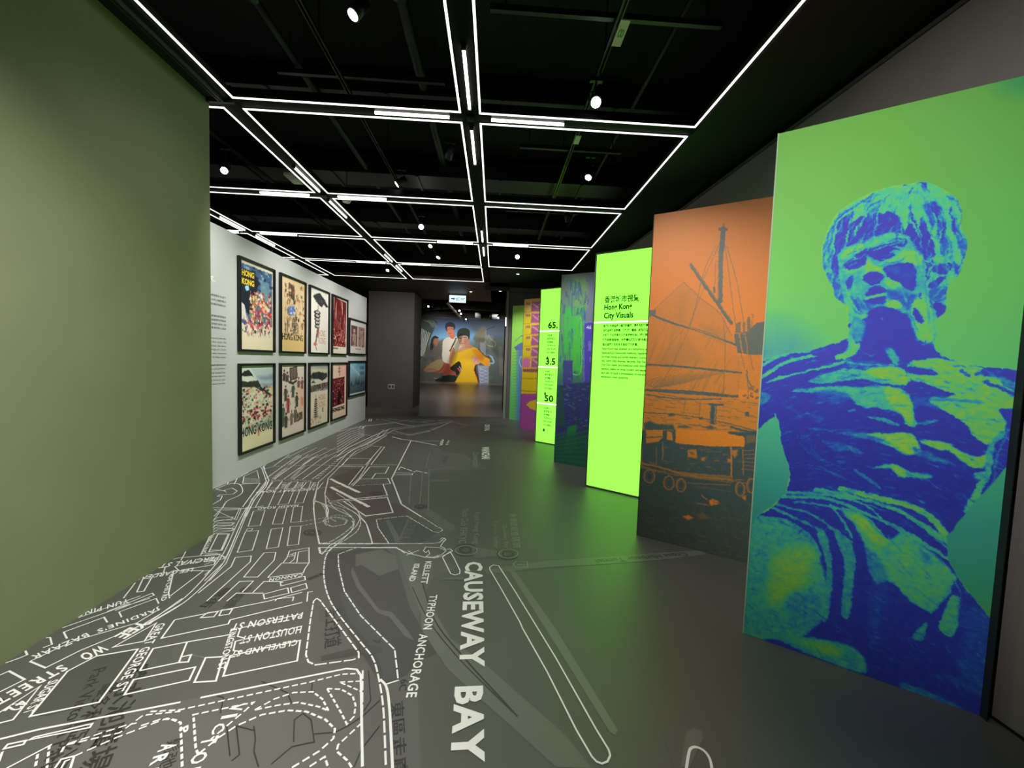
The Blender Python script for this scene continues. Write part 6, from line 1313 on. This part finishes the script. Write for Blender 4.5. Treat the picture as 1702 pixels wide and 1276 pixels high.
def q5(c, e):
    rs = np.random.RandomState(15); y0, y1 = YS[4]; yy = np.linspace(0, 1, c.h)[:, None]*np.ones((1, c.w)); c.a = ramp(yy, [(0, (110, 170, 210)), (.3, (150, 196, 214)), (.6, (110, 130, 140)), (1, (60, 80, 90))])
    c.poly([(0, 0), (.5, 0), (.3, .25), (0, .35)], col(150, 206, 226), .7, 6); c.stroke([(.1, .1), (.6, .4)], 7, col(200, 224, 236), .7, 3)
    for x, h in ((.14, .16), (.4, .28), (.5, .2), (.6, .24), (.76, .16), (.9, .1)): c.poly([(x-.06, .72), (x, .72-h), (x+.06, .72)], col(52, 70, 84)); 
    dabs(c, rs, 60, 0, .95, .66, .86, [(50, 70, 80), (90, 110, 120), (40, 60, 60)], (.03, .12), (.01, .03), .7); c.poly([(0, .95), (1, .95), (1, 1), (0, 1)], col(210, 220, 224))
    plabel(e, 'HONG', y0, y1, .635, 1.39, .70, .56, .28, .08, M_pblu, .02); plabel(e, 'KONG', y0, y1, .635, 1.39, .70, .44, .28, .08, M_pblu, .02)
UP = [('framed poster with a yellow two-line title over a night harbour street scene, top left', p1), ('framed cream poster of a crowded alley with black title, top row, second from left', p2), ('framed pale poster of a hill-shaped hat, lanterns and red letters, top row middle', p3),
      ('framed dark red poster of tall street banners, top row, fourth from left', p4)]
LO = [('framed poster of a black peak above a busy shore with black title, bottom left', q1), ('framed pink-beige poster of scattered sketched people, bottom row, second from left', q2), ('framed poster of a misty hill above a pagoda and red letters, bottom row middle', q3),
      ('framed peach poster with a dark red block over a black title, bottom row, fourth', q4)]
for k in range(4):
    poster(k, *YS[k], *ROWU, UP[k][0], UP[k][1]); poster(k, *YS[k], *ROWL, LO[k][0], LO[k][1])
poster(4, *YS[4], 1.525, 2.278, 'framed landscape poster with two portrait photographs side by side, top right', p5_, res=(120, 90))
poster(4, *YS[4], .635, 1.392, 'framed blue landscape poster of boats on hazy water, bottom right', q5, res=(120, 90))

# printed wall text at the near end of the partition
wt = empty('wall_text', (-3.0185, 4.59, 0)); tag(wt, 'block of small dark lettering at the near end of the white wall', 'wall text')
M_wtx = mat('wall_text_grey', (96, 98, 96), .7, .2); M_wtw = mat('wall_text_white', (246, 246, 246), .5, .3)
rows = [(2.112, 'tourism posters of Hong Kong'), (2.066, 'from the golden years of travel'), (2.020, 'and of its colourful harbour'), (1.985, 'city.'), (1.895, 'The posters on display were'), (1.852, 'drawn by travellers who had'), (1.81, 'seen the streets, the sea and'), (1.768, 'the hills of the old harbour'),
        (1.655, 'through lettering and line the'), (1.614, 'artist tells of the daily life'), (1.573, 'around the markets, the ferry'), (1.532, 'piers and tramways of a town'), (1.491, 'and the people who lived and'), (1.45, 'worked beside its busy water'), (1.365-.0, 'in the years that followed')]
rows = [(z, s) for z, s in rows] 
cnr = ['香港旅遊海報展覽匯集多年佳作', '從維多利亞港到太平山頂的風光', '呈現本地街市與節慶的熱鬧色彩', '畫卷', '海報描繪了昔日都會的繁華景象', '透過筆觸與字體訴說城市的故事', '電車渡輪與帆船穿梭於海港之間', '讓觀眾重溫舊日香港的迷人風貌']
for k, (z, s) in enumerate(rows):
    t = cnr[k] if k < 8 else s
    text_on(t, (.0, -.46 if len(t) > 5 else -.34, z-.03), (0, 1, 0), (0, 0, 1), width=.46 if len(t) > 5 else .10, height=.024, mt=M_wtx, parent=wt)
for k in range(6):
    text_on(('in galleries and waiting rooms', 'of shipping lines and airways', 'where each sheet invited the', 'viewer on a journey east to', 'the lights of the harbour city', 'and the peaks above its bay')[k], (0, -.46, 1.335-.0-.041*k+.09-.09), (0, 1, 0), (0, 0, 1), width=.44, height=.022, mt=M_wtx, parent=wt)
text_on('it.', (0, -.26, 2.235), (0, 1, 0), (0, 0, 1), width=.10, height=.075, mt=M_wtw, parent=wt, bold=.02)

# dark glazed bay glimpsed beyond the end of the partition
bx = empty('wall_cabinet', (-4.3, 12.2, 0)); tag(bx, 'dark tall cabinet with a pale lit shelf glimpsed beyond the poster wall end', 'cabinet')
MB().box(-.45, .45, -.2, .2, 0, 3.0).build('carcass', M_lamp, bx); MB().box(-.40, .44, -.215, -.2, 1.3, 2.1).build('lit_back', M_sock, bx); MB().box(-.40, .44, -.23, -.2, .55, .62).build('shelf', M_sock, bx)
